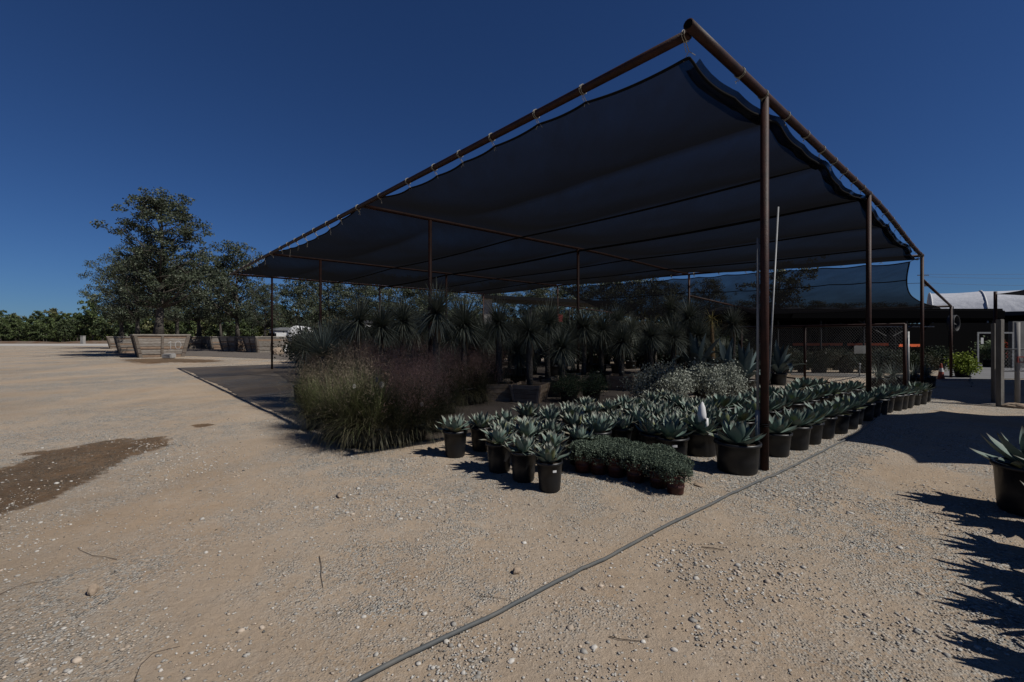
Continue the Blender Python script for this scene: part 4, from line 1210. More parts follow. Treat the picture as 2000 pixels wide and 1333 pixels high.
# ------------------------------------------------------------------ trees
def tree_parts(seed, Ht, cb, cr, nclump, nleaf, lsize, tr, shape='round', ca=(.030, .042, .024), cb_=(.085, .10, .062), multi=1, lmin=.3):
    """trunk mesh and crown mesh of a tree Ht high with its crown from cb*Ht, widest radius cr."""
    r = np.random.default_rng(seed); rd = random.Random(seed)
    m = MB()
    def prof(f):                                  # crown radius by height fraction
        if shape == 'cone': return cr * ((1 - f) ** .62 * .95 + .06) * min(1, .55 + f * 2.4)
        if shape == 'egg': return cr * math.sqrt(max(.05, 1 - ((f - .36) / .70) ** 2))
        if shape == 'vase': return cr * (.45 + .75 * f) * math.sqrt(max(.05, 1 - max(0, (f - .55) / .47) ** 2))
        return cr * math.sqrt(max(.04, 1 - ((f - .42) / .6) ** 2))
    zc = Ht * cb
    K = 9; path = []
    sway = [rd.uniform(-.25, .25) for _ in range(2)]
    for k in range(K):
        t = k / (K - 1); z = t * Ht * .93
        path.append(Vector((sway[0] * math.sin(t * 3) * tr * 4, sway[1] * math.sin(t * 2.3 + 1) * tr * 4, z)))
    def on(z):
        t = max(0, min(.999, z / (Ht * .93))) * (K - 1); i = int(t); return path[i].lerp(path[i+1], t - i)
    rad = [tr * (1.35 if k == 0 else 1) * (1 - .86 * (k / (K - 1)) ** .9) for k in range(K)]
    m.tube(path, rad, 10)
    for _ in range(multi - 1):
        a = rd.uniform(0, 6.28); o = Vector((math.cos(a), math.sin(a), 0))
        m.tube([o * tr * 1.6, o * tr * 2.4 + Vector((0, 0, zc)), o * cr * .35 + Vector((0, 0, zc + .45 * (Ht - zc)))], [tr * .75, tr * .6, tr * .15], 8)
    clumps = []
    nl = max(8, nclump // 5)
    for i in range(nl):
        f = (i + rd.random()) / nl
        z = zc + (Ht - zc) * f
        a = i * 2.4 + rd.uniform(-.5, .5); R = prof(f) * rd.uniform(.68, 1.08)
        e = on(min(z, Ht * .92)) + Vector((R * math.cos(a), R * math.sin(a), 0)); e.z = z + rd.uniform(-.02, .05) * Ht
        s0 = on(max(zc * .8, z - R * .75)); mid = s0.lerp(e, .5) + Vector((rd.uniform(-.1, .1) * R, rd.uniform(-.1, .1) * R, -.08 * R))
        br = tr * .42 * (1 - .6 * f)
        m.tube([s0, mid, e], [br, br * .6, br * .16], 6)
        for q in range(5):
            t = rd.uniform(.3, 1.1); b = mid.lerp(e, t) if t > .5 else s0.lerp(mid, t * 2)
            w = cr * .24
            c = b + Vector((rd.gauss(0, w), rd.gauss(0, w), rd.gauss(0, w * .8)))
            c.z = max(zc * .92, min(Ht, c.z))
            clumps.append((c, cr * rd.uniform(.09, .19)))
            if q < 3: m.tube([b, b.lerp(c, .5) + Vector((0, 0, .05)), c], [br * .3, br * .18, br * .06], 4)
    for i in range(nclump // 6):                  # top and inner clumps
        f = rd.random(); z = zc + (Ht - zc) * f; a = rd.uniform(0, 6.28); R = prof(f) * rd.random() ** .6 * .8
        clumps.append((on(min(z, Ht * .92)) + Vector((R * math.cos(a), R * math.sin(a), 0)) + Vector((0, 0, z - on(min(z, Ht * .92)).z)), cr * rd.uniform(.1, .18)))
    cc = np.array([tuple(c[0]) for c in clumps]); cs = np.array([c[1] for c in clumps])
    tone = r.uniform(.75, 1.2, len(cs))
    wgt = cs ** 2; wgt /= wgt.sum()
    idx = r.choice(len(cs), nleaf, p=wgt)
    off = r.normal(0, 1, (nleaf, 3)); off /= np.linalg.norm(off, axis=1, keepdims=True); off *= (r.random((nleaf, 1)) ** .45) * cs[idx][:, None] * np.array([1.25, 1.25, .85])
    p = cc[idx] + off
    return m, leaf_quads('crown', p, r, lsize, lsize * .36, ca, cb_, .15, 'leaf', tone[idx][:, None])

def crate_part(root, wt, wb, h, seed, name='crate', ten=False):
    r = random.Random(seed); b = MB(); n = 8
    for k in range(4):
        A = Matrix.Rotation(k * math.pi / 2, 4, 'Z')
        for i in range(n):
            z0, z1 = h * i / n + .012, h * (i + 1) / n - .012
            w0 = wb + (wt - wb) * z0 / h; w1 = wb + (wt - wb) * z1 / h
            g = r.uniform(.75, 1.12); q = r.random(); col = (.26 * g, (.236 if q < .6 else .19) * g, (.21 if q < .6 else .14) * g)
            b.hexa([A @ Vector(p) for p in ((-w0, -w0, z0), (w0, -w0, z0), (w0, -w0 + .06, z0), (-w0, -w0 + .06, z0))],
                   [A @ Vector(p) for p in ((-w1, -w1, z1), (w1, -w1, z1), (w1, -w1 + .06, z1), (-w1, -w1 + .06, z1))], col)
    c = b.build(name, M['wood'], root)
    for k in range(4):
        A = Matrix.Rotation(k * math.pi / 2, 4, 'Z')
        for xx, e in ((-1, .2), (0, .16), (1, .2)):
            b = MB(); x0 = xx * (wb - .1); x1 = xx * (wt - .1)
            b.hexa([A @ Vector(p) for p in ((x0 - e/2, -wb - .06, 0), (x0 + e/2, -wb - .06, 0), (x0 + e/2, -wb - .003, 0), (x0 - e/2, -wb - .003, 0))],
                   [A @ Vector(p) for p in ((x1 - e/2, -wt - .06, h), (x1 + e/2, -wt - .06, h), (x1 + e/2, -wt - .003, h), (x1 - e/2, -wt - .003, h))], (.15, .128, .108))
            b.build('batten', M['wood'], c)
    b = MB()
    for k in range(4):
        A = Matrix.Rotation(k * math.pi / 2, 4, 'Z')
        b.box((-wt - .07, -wt - .075, h + .003), (wt - .1, -wt + .1, h + .10), (.23, .21, .185), A)
    b.build('rim', M['wood'], c)
    b = MB()
    for z in (.42, .2):
        w = wb + (wt - wb) * z + .068
        pts = [(-w, -w, h * z), (w, -w, h * z), (w, w, h * z), (-w, w, h * z), (-w, -w, h * z)]
        b.tube(pts, .014, 5)
    b.build('steel_band', M['rust'], c)
    b = MB(); w = wt - .07; z = h - .12; b.add([(-w, -w, z), (w, -w, z), (w, w, z), (-w, w, z)], [(0, 1, 2, 3)]); b.build('soil', M['soil'], root)
    return c

OAK = ((.022, .031, .018), (.082, .096, .058))
OAKS = [tree_parts(104, 12.0, .27, 2.75, 250, 25000, .155, .30, 'egg', *OAK), tree_parts(101, 11.0, .28, 3.7, 200, 17000, .18, .28, 'round', *OAK),
        tree_parts(102, 9.0, .28, 3.2, 150, 13000, .18, .22, 'round', *OAK), tree_parts(103, 9.0, .3, 2.7, 120, 9000, .18, .2, 'vase', (.028, .036, .018), (.09, .10, .055))]
OAKH = [12.0, 11.0, 9.0, 9.0]; OAKM = []
for k, (tm, cm) in enumerate(OAKS): OAKM.append((tm.mesh('trunk', M['bark'], True), cm))
def boxed_tree(px, py, top, kind, label, crate_w=None, rot=0, turn=0, wx=1.0, seed=0, ten=False, group='live oaks growing in big wooden crates', base=None):
    p = at(px, py); d = p.y
    t = thing('boxed_tree' if crate_w else 'tree', label, 'tree', p, rot, group)
    h0 = 0
    if crate_w:
        cwt = crate_w / 2; ch = 1.72 if crate_w >= 3.5 else 1.55
        crate_part(t, cwt, cwt * .80, ch, seed)
        h0 = ch - .2
    hh = zat(top, d) - h0
    tm, cm = OAKM[kind]; s = hh / OAKH[kind]
    a = link('trunk', tm, t); b = link('crown', cm, t)
    for o in (a, b): o.location = (0, 0, h0); o.scale = (s * wx, s * wx, s); o.rotation_euler = (0, 0, turn)
    return t
CR = math.radians(43)
BT = boxed_tree(313, 697, 386, 0, 'tallest oak, in the big front crate painted with a white 10', 3.5, CR, .6, 1.14, 1)
# the white 10 painted on the crate
def paint_ten(t):
    b = MB()
    def stroke(x0, z0, x1, z1, w=.026):
        hgt = 1.72
        def Y(z): return -(3.5/2 * (.80 + .20 * z / hgt)) - .006
        z0 += .2; z1 += .2
        d = Vector((x1 - x0, 0, z1 - z0)); n = Vector((-d.z, 0, d.x)).normalized() * w / 2
        ps = [Vector((x0, Y(z0), z0)) + n, Vector((x0, Y(z0), z0)) - n, Vector((x1, Y(z1), z1)) - n, Vector((x1, Y(z1), z1)) + n]
        b.add(ps, [(0, 1, 2, 3)])
    X = .52
    stroke(X, .42, X, 1.06); stroke(X - .16, .9, X, 1.06); stroke(X - .18, .42, X + .16, .42)
    for k in range(12):
        a0 = 2 * math.pi * k / 12; a1 = 2 * math.pi * (k + 1) / 12
        stroke(X + .48 + .19 * math.cos(a0), .76 + .32 * math.sin(a0), X + .48 + .19 * math.cos(a1), .76 + .32 * math.sin(a1))
    c = [o for o in t.children if o.name.startswith('crate')][0]
    b.build('painted_number', M['label'], c)
paint_ten(BT)
boxed_tree(266, 689, 486, 1, 'wide oak in the grey crate just behind the one painted 10', 3.3, CR, 2.0, .9, 2)
boxed_tree(240, 681, 512, 1, 'oak in a shadowed crate at the left end of the crates', 3.3, CR, 4.1, .95, 3)
boxed_tree(390, 681, 503, 2, 'oak in the crate just right of the one painted 10', 3.3, CR, 1.0, 1.0, 4)
boxed_tree(432, 682, 545, 3, 'thin oak in the rust-stained crate in the middle of the row', 3.0, CR, 3.0, 1.0, 5)
boxed_tree(464, 686, 486, 2, 'tall airy oak in a dark crate left of the large pale crate', 2.6, CR + .5, 5.0, .9, 6)
boxed_tree(518, 688, 560, 1, 'oak in the large pale crate beside the far rusty post', 3.2, math.radians(52), 5.5, .9, 7)
boxed_tree(345, 675, 515, 1, 'oak far behind the crate painted 10', 3.2, CR, .3, .85, 8)
for i, (x, y, top, k, tu, lab) in enumerate([(585, 681, 548, 2, 1., 'dark oak behind the wide yucca fan'), (640, 679, 536, 1, 2., 'spreading oak seen beneath the cloth left of centre'),
      (700, 680, 545, 2, 3.2, 'oak seen beneath the cloth behind the starburst yucca'), (760, 678, 540, 1, 4.4, 'oak seen beneath the cloth right of the far slim post'),
      (822, 679, 548, 2, .4, 'oak seen beneath the cloth behind the tallest yucca'), (890, 681, 560, 1, 5.2, 'oak with sky gaps left of the grey column'), (960, 678, 555, 2, 2.2, 'oak partly hidden by the grey column'),
      (1040, 679, 560, 1, 1.7, 'dim oak seen through the gap right of the grey column')]):
    boxed_tree(x, y, top, k, lab, None, 0, tu, 1.05, 20 + i, group='oaks behind the shade structure')
boxed_tree(1385, 684, 545, 1, 'tree dimly seen through the lower cloth at centre', None, 0, 1.2, .8, 40, group='trees seen through the lower cloth')
boxed_tree(1525, 684, 508, 3, 'tree dimly seen through the lower cloth beside the nearest post', None, 0, 2.2, 1.1, 41, group='trees seen through the lower cloth')
for i, (x, top, k, tu, wx) in enumerate([(1060, 560, 1, .9, 1.1), (1120, 548, 2, .2, 1.1), (1185, 538, 1, 2.6, 1.05), (1250, 540, 2, 3.2, 1.2), (1312, 552, 1, 4.0, 1.0), (1450, 590, 2, .5, 1.5), (1590, 588, 1, 1.4, 1.5), (1650, 594, 2, 5.1, 1.7), (1715, 590, 1, 3.3, 1.6), (1760, 596, 2, 2.2, 1.5)]):
    boxed_tree(x, 680, top, k, 'dark tree behind the lower cloth, %s from the left of its line' % ORD[i], None, 0, tu, wx, 60 + i, group='dark trees behind the lower cloth')
# white block at the corner of the front crate
p = at(352, 699); m = MB()
import bmesh
def bevel_box(name, size, bev, m_, loc, rz, label, cat, group=None, rough=0.0):
    bm = bmesh.new(); bmesh.ops.create_cube(bm, size=1)
    for v in bm.verts: v.co = Vector((v.co.x * size[0], v.co.y * size[1], (v.co.z + .5) * size[2]))
    bmesh.ops.bevel(bm, geom=bm.edges[:], offset=bev, segments=2, affect='EDGES')
    if rough:
        for v in bm.verts: v.co += Vector([mnoise.noise(v.co * 3 + Vector((k * 9, 0, 0))) for k in range(3)]) * rough
    me = bpy.data.meshes.new(name); bm.to_mesh(me); bm.free(); me.materials.append(m_)
    o = link(name, me); o.location = loc; o.rotation_euler = (0, 0, rz); tag(o, label, cat, group); return o
bevel_box('concrete_block', (.85, .5, .34), .06, M['concrete'], (p.x - .1, p.y - 1.0, 0), -.2, 'whitish broken concrete block at the foot of the crate painted 10', 'block', rough=.06)
# far rows of young nursery trees
HT = [tree_parts(200 + k, 7.5, .27, 2.1, 70, 2600, .36, .13, ('round', 'vase', 'round', 'cone')[k], *(((.03, .048, .016), (.105, .135, .05)), ((.04, .055, .015), (.15, .17, .045)), ((.028, .044, .018), (.09, .115, .05)), ((.04, .05, .02), (.14, .135, .06)))[k]) for k in range(4)]
HTM = [(a.mesh('trunk', M['bark'], True), b_) for a, b_ in HT]
r7 = random.Random(77); cnt = 0
for row, (d0, x0, x1, step) in enumerate([(106, -150, 1100, 27), (114, -130, 1150, 24), (124, -140, 620, 26)]):
    x = x0
    while x < x1:
        x += step * r7.uniform(.75, 1.3); d = d0 + r7.uniform(-2, 2); k = r7.choice([0, 0, 1, 2, 2, 3]); 
        s = r7.uniform(.72, 1.05) * (1.12 if row == 2 else 1.0)
        if r7.random() < .16: s *= 1.28
        lab = 'young green tree in the nearest line of the distant nursery row' if row == 0 else 'young green tree further back in the distant nursery row'
        if x > 640: lab = 'young green tree glimpsed far off beneath the shade cloth'
        t = thing('nursery_tree', lab, 'tree', at_d(x, d), r7.uniform(0, 6), 'distant nursery trees, nearest line' if row == 0 and x <= 640 else ('distant nursery trees, back lines' if x <= 640 else 'distant nursery trees beneath the cloth'))
        t.scale = (s, s, s)
        link('trunk', HTM[k][0], t); link('crown', HTM[k][1], t)
r = np.random.default_rng(900); n = 26000
c = np.stack([r.uniform(-190, 25, n), r.uniform(128, 140, n), r.uniform(0, 4.2, n)], 1)
o = link('distant_wood', leaf_quads('distant_wood', c, r, .8, .35, (.022, .032, .012), (.07, .09, .03))); struct(o, 'stuff')
# dirt bank in front of that row, grey marker post
def bank():
    n = 260; V = []; Fc = []
    for i in range(n):
        x = -260 + 300 * i / (n - 1)
        hgt = .55 + .35 * mnoise.noise(Vector((x * .12, 0, 0))) + .2 * mnoise.noise(Vector((x * .5, 3, 0)))
        for q, (dy, f) in enumerate(((0, 0), (1.0, .7), (2.2, 1), (5, .8), (9, 0))):
            V.append((x, 100.5 + dy, -.02 + max(.05, hgt) * f))
    for i in range(n - 1):
        for q in range(4): Fc.append((i*5+q, (i+1)*5+q, (i+1)*5+q+1, i*5+q+1))
    m = MB(); m.add(V, Fc); o = m.build('dirt_bank', mat('bank_soil', (.13, .1, .078), .95, .1, noise=(.5, (.1, .058, .034), .45, .65), bump=(3, .8, .1)), smooth=True); struct(o)
bank()
p = at_d(162, 98); m = MB(); m.box((-.3, -.3, 0), (.3, .3, 1.7)); m.box((-.34, -.34, 1.7), (.34, .34, 1.8)); m.box((.05, -.33, .0), (.29, -.303, .9))
o = m.build('concrete_pillar', M['concrete']); o.location = p; tag(o, 'short pale concrete pillar before the distant nursery row', 'pillar')

# tank, white sheds behind the crates
t = thing('water_tank', 'white horizontal tank end with dark saddle behind the wide yucca fan', 'tank', at_d(580, 44), .25)
m = MB(); R = .95
prof = [(0, -.35), (R * .5, -.3), (R * .85, -.16), (R, 0), (R, 4.5), (R * .85, 4.66), (R * .5, 4.8), (0, 4.85)]
m.lathe(prof, 26); o = m.build('tank_shell', M['white'], t, True); o.rotation_euler = (math.radians(-90), 0, 0); o.location = (0, 0, 1.75)
for yy in (.4, 3.6):
    m = MB(); m.box((-.8, yy, 0), (.8, yy + .3, .85)); m.build('saddle', M['steel'], t)
def shed(px0, px1, d, h, label, col='white'):
    x0, x1 = (px0 - 1000) * d / F, (px1 - 1000) * d / F; w = (x1 - x0) / 2
    t = thing('white_shed', label, 'shed', ((x0 + x1) / 2, d, 0))
    m = MB(); m.box((-w, 0, 0), (w, 2.5, h)); m.build('wall', M[col], t)
    m = MB(); m.hexa([(-w - .2, -.25, h + .003), (w + .2, -.25, h + .003), (w + .2, 2.7, h + .003), (-w - .2, 2.7, h + .003)], [(-w - .2, -.25, h + .1), (w + .2, -.25, h + .1), (w + .2, 2.7, h + .35), (-w - .2, 2.7, h + .35)]); m.build('roof', M['galv'], t)
    m = MB(); m.box((-.45, -.03, .0), (.45, -.003, 2.0)); m.build('door', M['dark'], t)
    m = MB(); m.box((w * .4, -.03, 1.1), (w * .8, -.003, 1.9)); m.build('window', M['steel'], t)
shed(655, 712, 52, 3.2, 'low white shed glimpsed between the yucca heads at left')
shed(884, 945, 55, 2.2, 'low white shed glimpsed left of the grey column')
shed(526, 537, 48, 2.3, 'narrow white shed standing behind the large pale crate')
p = at_d(533, 47)

# grey column and dark packing shed behind the far end of the shade structure
t = thing('open_shed', 'dark open-sided shed with a grey end column behind the yuccas', 'shed', at_d(1100, 44))
x0 = (946 - 1100) * 44 / F; x1 = (1190 - 1100) * 44 / F
m = MB(); m.box((x0, -.4, 0), (x0 + .75, .4, zat(580, 44))); m.build('column', M['concrete'], t)
m = MB(); m.hexa([(x0 - .2, -1, zat(584, 44)), (x1, -1, zat(596, 44)), (x1, 6, zat(594, 44)), (x0 - .2, 6, zat(582, 44))], [(x0 - .2, -1, zat(578, 44)), (x1, -1, zat(590, 44)), (x1, 6, zat(588, 44)), (x0 - .2, 6, zat(576, 44))]); m.build('roof', M['dark'], t)
for xx in (-3.2, .5, 4.3): 
    m = MB(); m.tube([(xx, -.8, 0), (xx, -.8, zat(606, 44))], .08, 8); m.build('post', M['steel'], t)
m = MB(); m.box((-.55, -.9, 3.05), (-.15, -.86, 3.75)); m.build('red_panel', M['redpaint'], t)

# ------------------------------------------------------------------ right-hand background
# long film-covered greenhouse
def greenhouse(label, px, d, length, half, yr, ye, turn):
    p = at_d(px, d); t = thing('greenhouse', label, 'greenhouse', p, -turn)
    off = lambda x, y, z: (x, y, z - p.z)
    ze = zat(ye, d); zr = zat(yr, d + half * math.cos(turn)); n = 12
    prof = lambda a: ze + (zr - ze) * math.sin(math.pi * a) ** .62
    ribs = [3.05 * k for k in range(int(length / 3.05) + 1)]; length = ribs[-1]
    V = []; Fc = []; nx = int(length / .5) + 2
    for i in range(nx):
        x = length * i / (nx - 1); q = (x / 3.05) % 1.0
        for k in range(n + 1):
            a = k / n; V.append(off(x, 2 * half * a, prof(a) - .07 * 4 * q * (1 - q) * math.sin(math.pi * a)))
    for i in range(nx - 1):
        for k in range(n): Fc.append((i*(n+1)+k, (i+1)*(n+1)+k, (i+1)*(n+1)+k+1, i*(n+1)+k+1))
    m = MB(); m.add(V, Fc); m.build('roof_film', M['film'], t, True)
    for x in ribs:
        m = MB(); m.tube([off(x, 2 * half * a, prof(a) + .05) for a in np.linspace(0, 1, 15)], .045, 6); m.build('roof_rib', M['white'], t, True)
    m = MB(); m.add([off(-.01, 2 * half * a, prof(a) - .01) for a in np.linspace(0, 1, 17)], [tuple(range(17))]); m.build('gable_film', M['film'], t)
    m = MB(); m.box(off(0, -.05, ze - .28), off(length, .03, ze + .02)); m.build('gutter', M['steel'], t)
    for x in ribs:
        m = MB(); m.tube([off(x, .1, p.z), off(x, .1, ze)], .05, 8); m.build('post', M['galv'], t)
    m = MB(); m.box(off(0, 2 * half - .2, p.z), off(length, 2 * half, ze)); m.build('back_wall', M['gloom'], t)  # near-black wall: the dim interior is put into its colour
greenhouse('long white film-covered greenhouse roof at right', 1822, 36.0, 22, 4.2, 574, 613, math.radians(40))
greenhouse('lower white film-covered roof seen as a thin strip under the lower cloth', 1450, 37.0, 13.5, 4.0, 603, 617, 0)
# dark flat awning on posts in front of the greenhouse
def awning():
    d = 25.5; x0 = (1430 - 1000) * d / F; x1 = (1967 - 1000) * d / F
    t = thing('flat_awning', 'low flat black-cloth awning on posts in front of the white greenhouse', 'awning', (x1, d, -.25))
    o = Vector((x1, d, -.25)); off = lambda x, y, z: Vector((x, y, z)) - o
    zt = zat(603, d); zb = zat(626, d)
    bm = bmesh.new(); bmesh.ops.create_cube(bm, size=1)
    c = off((x0 + x1) / 2, d + 3.6, (zt + zb) / 2)
    for v in bm.verts: v.co = Vector((v.co.x * (x1 - x0), v.co.y * 7.2, v.co.z * (zt - zb))) + c
    bmesh.ops.bevel(bm, geom=bm.edges[:], offset=.12, segments=3, affect='EDGES')
    me = bpy.data.meshes.new('awning_cloth'); bm.to_mesh(me); bm.free(); me.materials.append(M['awning']); link('awning_cloth', me, t)
    for x in np.linspace(x0 + .3, x1 - .5, 7):
        for y in (d + .3, d + 6.9):
            m = MB(); m.tube([off(x, y, -.25), off(x, y, zb)], .05, 8); m.build('post', M['steel'], t)
    m = MB(); m.box(off(x0, d + 7.25, -.25), off(x1 + 2.4, d + 7.32, zb)); m.build('added_dark_backing', M['gloom'], t)  # added dark board, covers sunlit ground and paints in shade under the awning
    m = MB(); m.tube([off(x0, d + .35, zb - .35), off(x1 - 3.8, d + .35, zb - .35)], .035, 6); m.build('rail', M['galv'], t)
    m = MB(); m.tube([off(x1 - 4.5, d + .3, zb), off(x1 - 6.2, d + .3, zb - .9)], .03, 6); m.build('brace', M['steel'], t)
    m = MB(); m.tube([off(x1 - 8.2, d + .3, zb), off(x1 - 6.6, d + .3, zb - .9)], .03, 6); m.build('brace', M['steel'], t)
    return d
awning()
# fan hanging at the awning front
t = thing('barrel_fan', 'round metal fan hung under the front edge of the awning', 'fan', Vector(at_d(1862, 24.6)) + Vector((0, 0, 2.62)), .5)
m = MB(); R = .42; m.lathe([(R, -.16), (R + .02, -.14), (R + .02, .14), (R, .16), (R - .03, .14), (R - .03, -.14), (R, -.16)], 28); q = m.build('fan_drum', M['steel'], t, True); q.rotation_euler = (math.radians(90), 0, 0)
for k in range(4):
    m = MB(); a = k * math.pi / 2; m.hexa([(.03, -.02, -.05), (.36, -.05, -.09), (.36, -.04, -.09), (.03, -.01, -.05)], [(.03, .01, .05), (.36, .04, .09), (.36, .05, .09), (.03, .02, .05)]); q = m.build('blade', M['steel'], t); q.rotation_euler = (0, a, 0)
m = MB(); m.tube([(0, 0, R), (0, 0, R + .5)], .02, 6); m.build('hanger', M['steel'], t)

# benches of plants in the shade behind the fence
def bench(px0, px1, d, zt, label, trim):
    x0, x1 = (px0 - 1000) * d / F, (px1 - 1000) * d / F
    t = thing('plant_bench', label, 'bench', ((x0 + x1) / 2, d, -.25), 0, 'long plant benches under the awning'); w = (x1 - x0) / 2
    m = MB(); m.box((-w, 0, zt - .06), (w, 1.2, zt)); m.build('bench_top', M['steel'], t)
    m = MB(); m.box((-w, -.03, zt - .13), (w, -.003, zt + .05)); m.build('front_trim', trim, t)
    for xx in np.linspace(-w + .1, w - .1, 5):
        m = MB(); m.box((xx - .04, .1, 0), (xx + .04, .2, zt - .07)); m.build('leg', M['steel'], t)
M['orange_dark'] = mat('orange_trim', (.75, .14, .05), .6)
bench(1548, 1645, 31.0, zat(672, 31.0) + .25, 'plant bench with an orange-red front edge left of the far post', M['orange_dark'])
bench(1655, 1735, 31.0, zat(672, 31.0) + .25, 'plant bench with an orange-red front edge behind the small sign board', M['orange_dark'])
bench(1755, 1850, 31.0, zat(674, 31.0) + .25, 'plant bench with an orange-red front edge right of the gate post', M['orange_dark'])
# dark leafy plants standing in the shade house
r9 = random.Random(9)
shade_protos = []
for k in range(3):
    t = thing('shade_plant', 'x', 'shrub', (0, 0, 0), 0, 'dark leafy plants in the shade behind the fence')
    link('pot', pot_mesh('pot', .2, .24, .35, M['black']), t)
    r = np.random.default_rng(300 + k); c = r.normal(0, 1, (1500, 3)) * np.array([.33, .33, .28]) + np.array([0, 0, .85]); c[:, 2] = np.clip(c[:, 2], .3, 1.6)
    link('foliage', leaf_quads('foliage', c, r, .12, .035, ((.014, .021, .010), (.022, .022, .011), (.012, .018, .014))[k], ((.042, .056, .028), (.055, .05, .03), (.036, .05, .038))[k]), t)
    m = MB(); m.tube([(0, 0, .2), (.03, 0, .9)], [.02, .008], 6); m.build('stem', M['bark'], t)
    shade_protos.append(t)
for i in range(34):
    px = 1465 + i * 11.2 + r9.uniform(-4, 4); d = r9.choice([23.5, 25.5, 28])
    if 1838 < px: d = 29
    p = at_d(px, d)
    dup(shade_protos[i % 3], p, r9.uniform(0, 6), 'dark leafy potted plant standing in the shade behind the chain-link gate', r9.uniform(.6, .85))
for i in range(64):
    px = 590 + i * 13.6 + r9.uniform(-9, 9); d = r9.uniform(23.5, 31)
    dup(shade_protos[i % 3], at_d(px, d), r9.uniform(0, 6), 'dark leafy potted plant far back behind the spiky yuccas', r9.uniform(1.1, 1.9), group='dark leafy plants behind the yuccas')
for t in shade_protos: drop(t)

# chain-link gate panel running away from its rusty post
def chain_panel(name, label, a, b, z0, z1, step, frame, mid=(), cat='fence', ra=.03, wr=.0035):
    t = thing(name, label, cat, (a.x, a.y, gz(a.x, a.y))); base = Vector(t.location)
    L = (b - a).length; dx = (b - a) / L
    def pt(s, z):
        p = a + dx * s; return Vector((p.x - base.x, p.y - base.y, gz(p.x, p.y) + z - base.z))
    m = MB(); m.tube([pt(0, z1), pt(L, z1)], ra, 8); m.build('top_rail', frame, t, True)
    m = MB(); m.tube([pt(0, z0), pt(L, z0)], ra * .7, 8); m.build('bottom_rail', frame, t, True)
    for s in (0, *mid, L):
        m = MB(); m.tube([pt(s, -.1), pt(s, z1 + .02)], ra * 1.1, 8); m.build('post', frame, t, True)
    m = MB(); hh = z1 - z0; k = -hh
    def seg(s0, za, s1, zb, o):
        nrm = Vector((-dx.y, dx.x, 0)) * o
        if s0 < 0: za += (zb - za) * (-s0) / (s1 - s0); s0 = 0
        if s1 > L: zb = za + (zb - za) * (L - s0) / (s1 - s0); s1 = L
        if s1 > s0: m.tube([pt(s0, za) + nrm, pt(s1, zb) + nrm], wr, 4, caps=False)
    while k < L:
        seg(k, z0, k + hh, z1, .004); seg(k, z1, k + hh, z0, -.004); k += step
    m.build('wire_mesh', M['wire'], t)
    return t
gA = at(1767, 773); gB = at_d(1448, 22.0)
chain_panel('chain_link_gate', 'tall chain-link gate with brown frame standing behind the agave rows', Vector((gA.x, gA.y)), Vector((gB.x, gB.y)), .12, 2.28, .105, M['rust'], mid=(3.9,), cat='gate', ra=.045)
p = at_d(1773, 14.9); m = MB(); m.tube([(0, 0, -.1), (0, 0, zat(648, 14.9) - p.z)], .045, 12); o = m.build('gate_post', M['galv'], smooth=True); o.location = p
tag(o, 'galvanised round post standing beside the brown gate post', 'post')
# sign board hung on the gate
q = Vector((gA.x, gA.y)).lerp(Vector((gB.x, gB.y)), .20)
t = thing('sign_board', 'blank pale grey board hung on the chain-link gate', 'sign', (q.x - .03, q.y - .12, zat(683, q.y)), math.radians(8))
m = MB(); m.box((-.30, -.012, -.14), (.30, .012, .14)); m.build('board', M['block'], t)
m = MB(); m.tube([(-.22, .0, .14), (-.22, .06, .22)], .006, 4); m.tube([(.22, .0, .14), (.22, .06, .22)], .006, 4); m.build('hook', M['wire'], t)
# riser pipes in the sunny strip
for i, (x, y, yt, lab) in enumerate([(1572, 742, 707, 'white-capped riser pipe standing in the sunny strip at left'), (1613, 724, 692, 'thin riser pipe in the shade behind the sunny strip'), (1678, 736, 713, 'short white-capped riser pipe behind the agave tips'),
                                     (1656, 724, 696, 'beaded thin riser pipe beside the short white-capped one')]):
    p = at(x, y); t = thing('riser_pipe', lab, 'pipe', p, 0, 'riser pipes behind the fence'); h = zat(yt, p.y) - p.z
    m = MB(); m.tube([(0, 0, -.1), (.03 * (-1) ** i, 0, h)], .028, 8); m.build('riser', M['pvc'], t, True)
    m = MB(); m.lathe([(0, h + .075), (.04, h + .07), (.045, h), (0, h - .002)], 10, c=(.03 * (-1) ** i, 0, 0)); m.build('cap', M['white'], t, True)
sheet('sunny_gravel', PX([(1545, 727), (1690, 731), (1690, 738), (1545, 733)]), M['greygravel'], .012, .4, .1)

# timber gate posts and the round post with its red bracket
M['post_wood'] = mat('grey_timber', (.16, .152, .142), .9, .12, noise=(5, (.09, .083, .076), .35, .7, (2, 2, .35)), bump=(25, .6, .01))
def timber(px, py, yt, w, label):
    p = at(px, py); h = zat(yt, p.y) - p.z; bm = bmesh.new(); bmesh.ops.create_cube(bm, size=1)
    for v in bm.verts: v.co = Vector((v.co.x * w, v.co.y * w, (v.co.z + .5) * (h + .2) - .2))
    bmesh.ops.bevel(bm, geom=bm.edges[:], offset=.012, segments=2, affect='EDGES')
    me = bpy.data.meshes.new('timber_post'); bm.to_mesh(me); bm.free(); me.materials.append(M['post_wood'])
    o = link('timber_post', me); o.location = p; o.rotation_euler = (0, 0, .12); tag(o, label, 'post', 'grey timber gate posts'); return p
timber(1941, 786, 632, .095, 'thinner left one of two grey timber gate posts standing close together')
pT = timber(1953, 794, 624, .125, 'thicker right one of two grey timber gate posts standing close together')
p = at(1987, 793); m = MB(); m.tube([(0, 0, -.1), (0, 0, zat(630, p.y) - p.z)], .055, 14); o = m.build('round_post', M['concrete'], smooth=True); o.location = p; tag(o, 'round pale grey post with a red bracket on it', 'post')
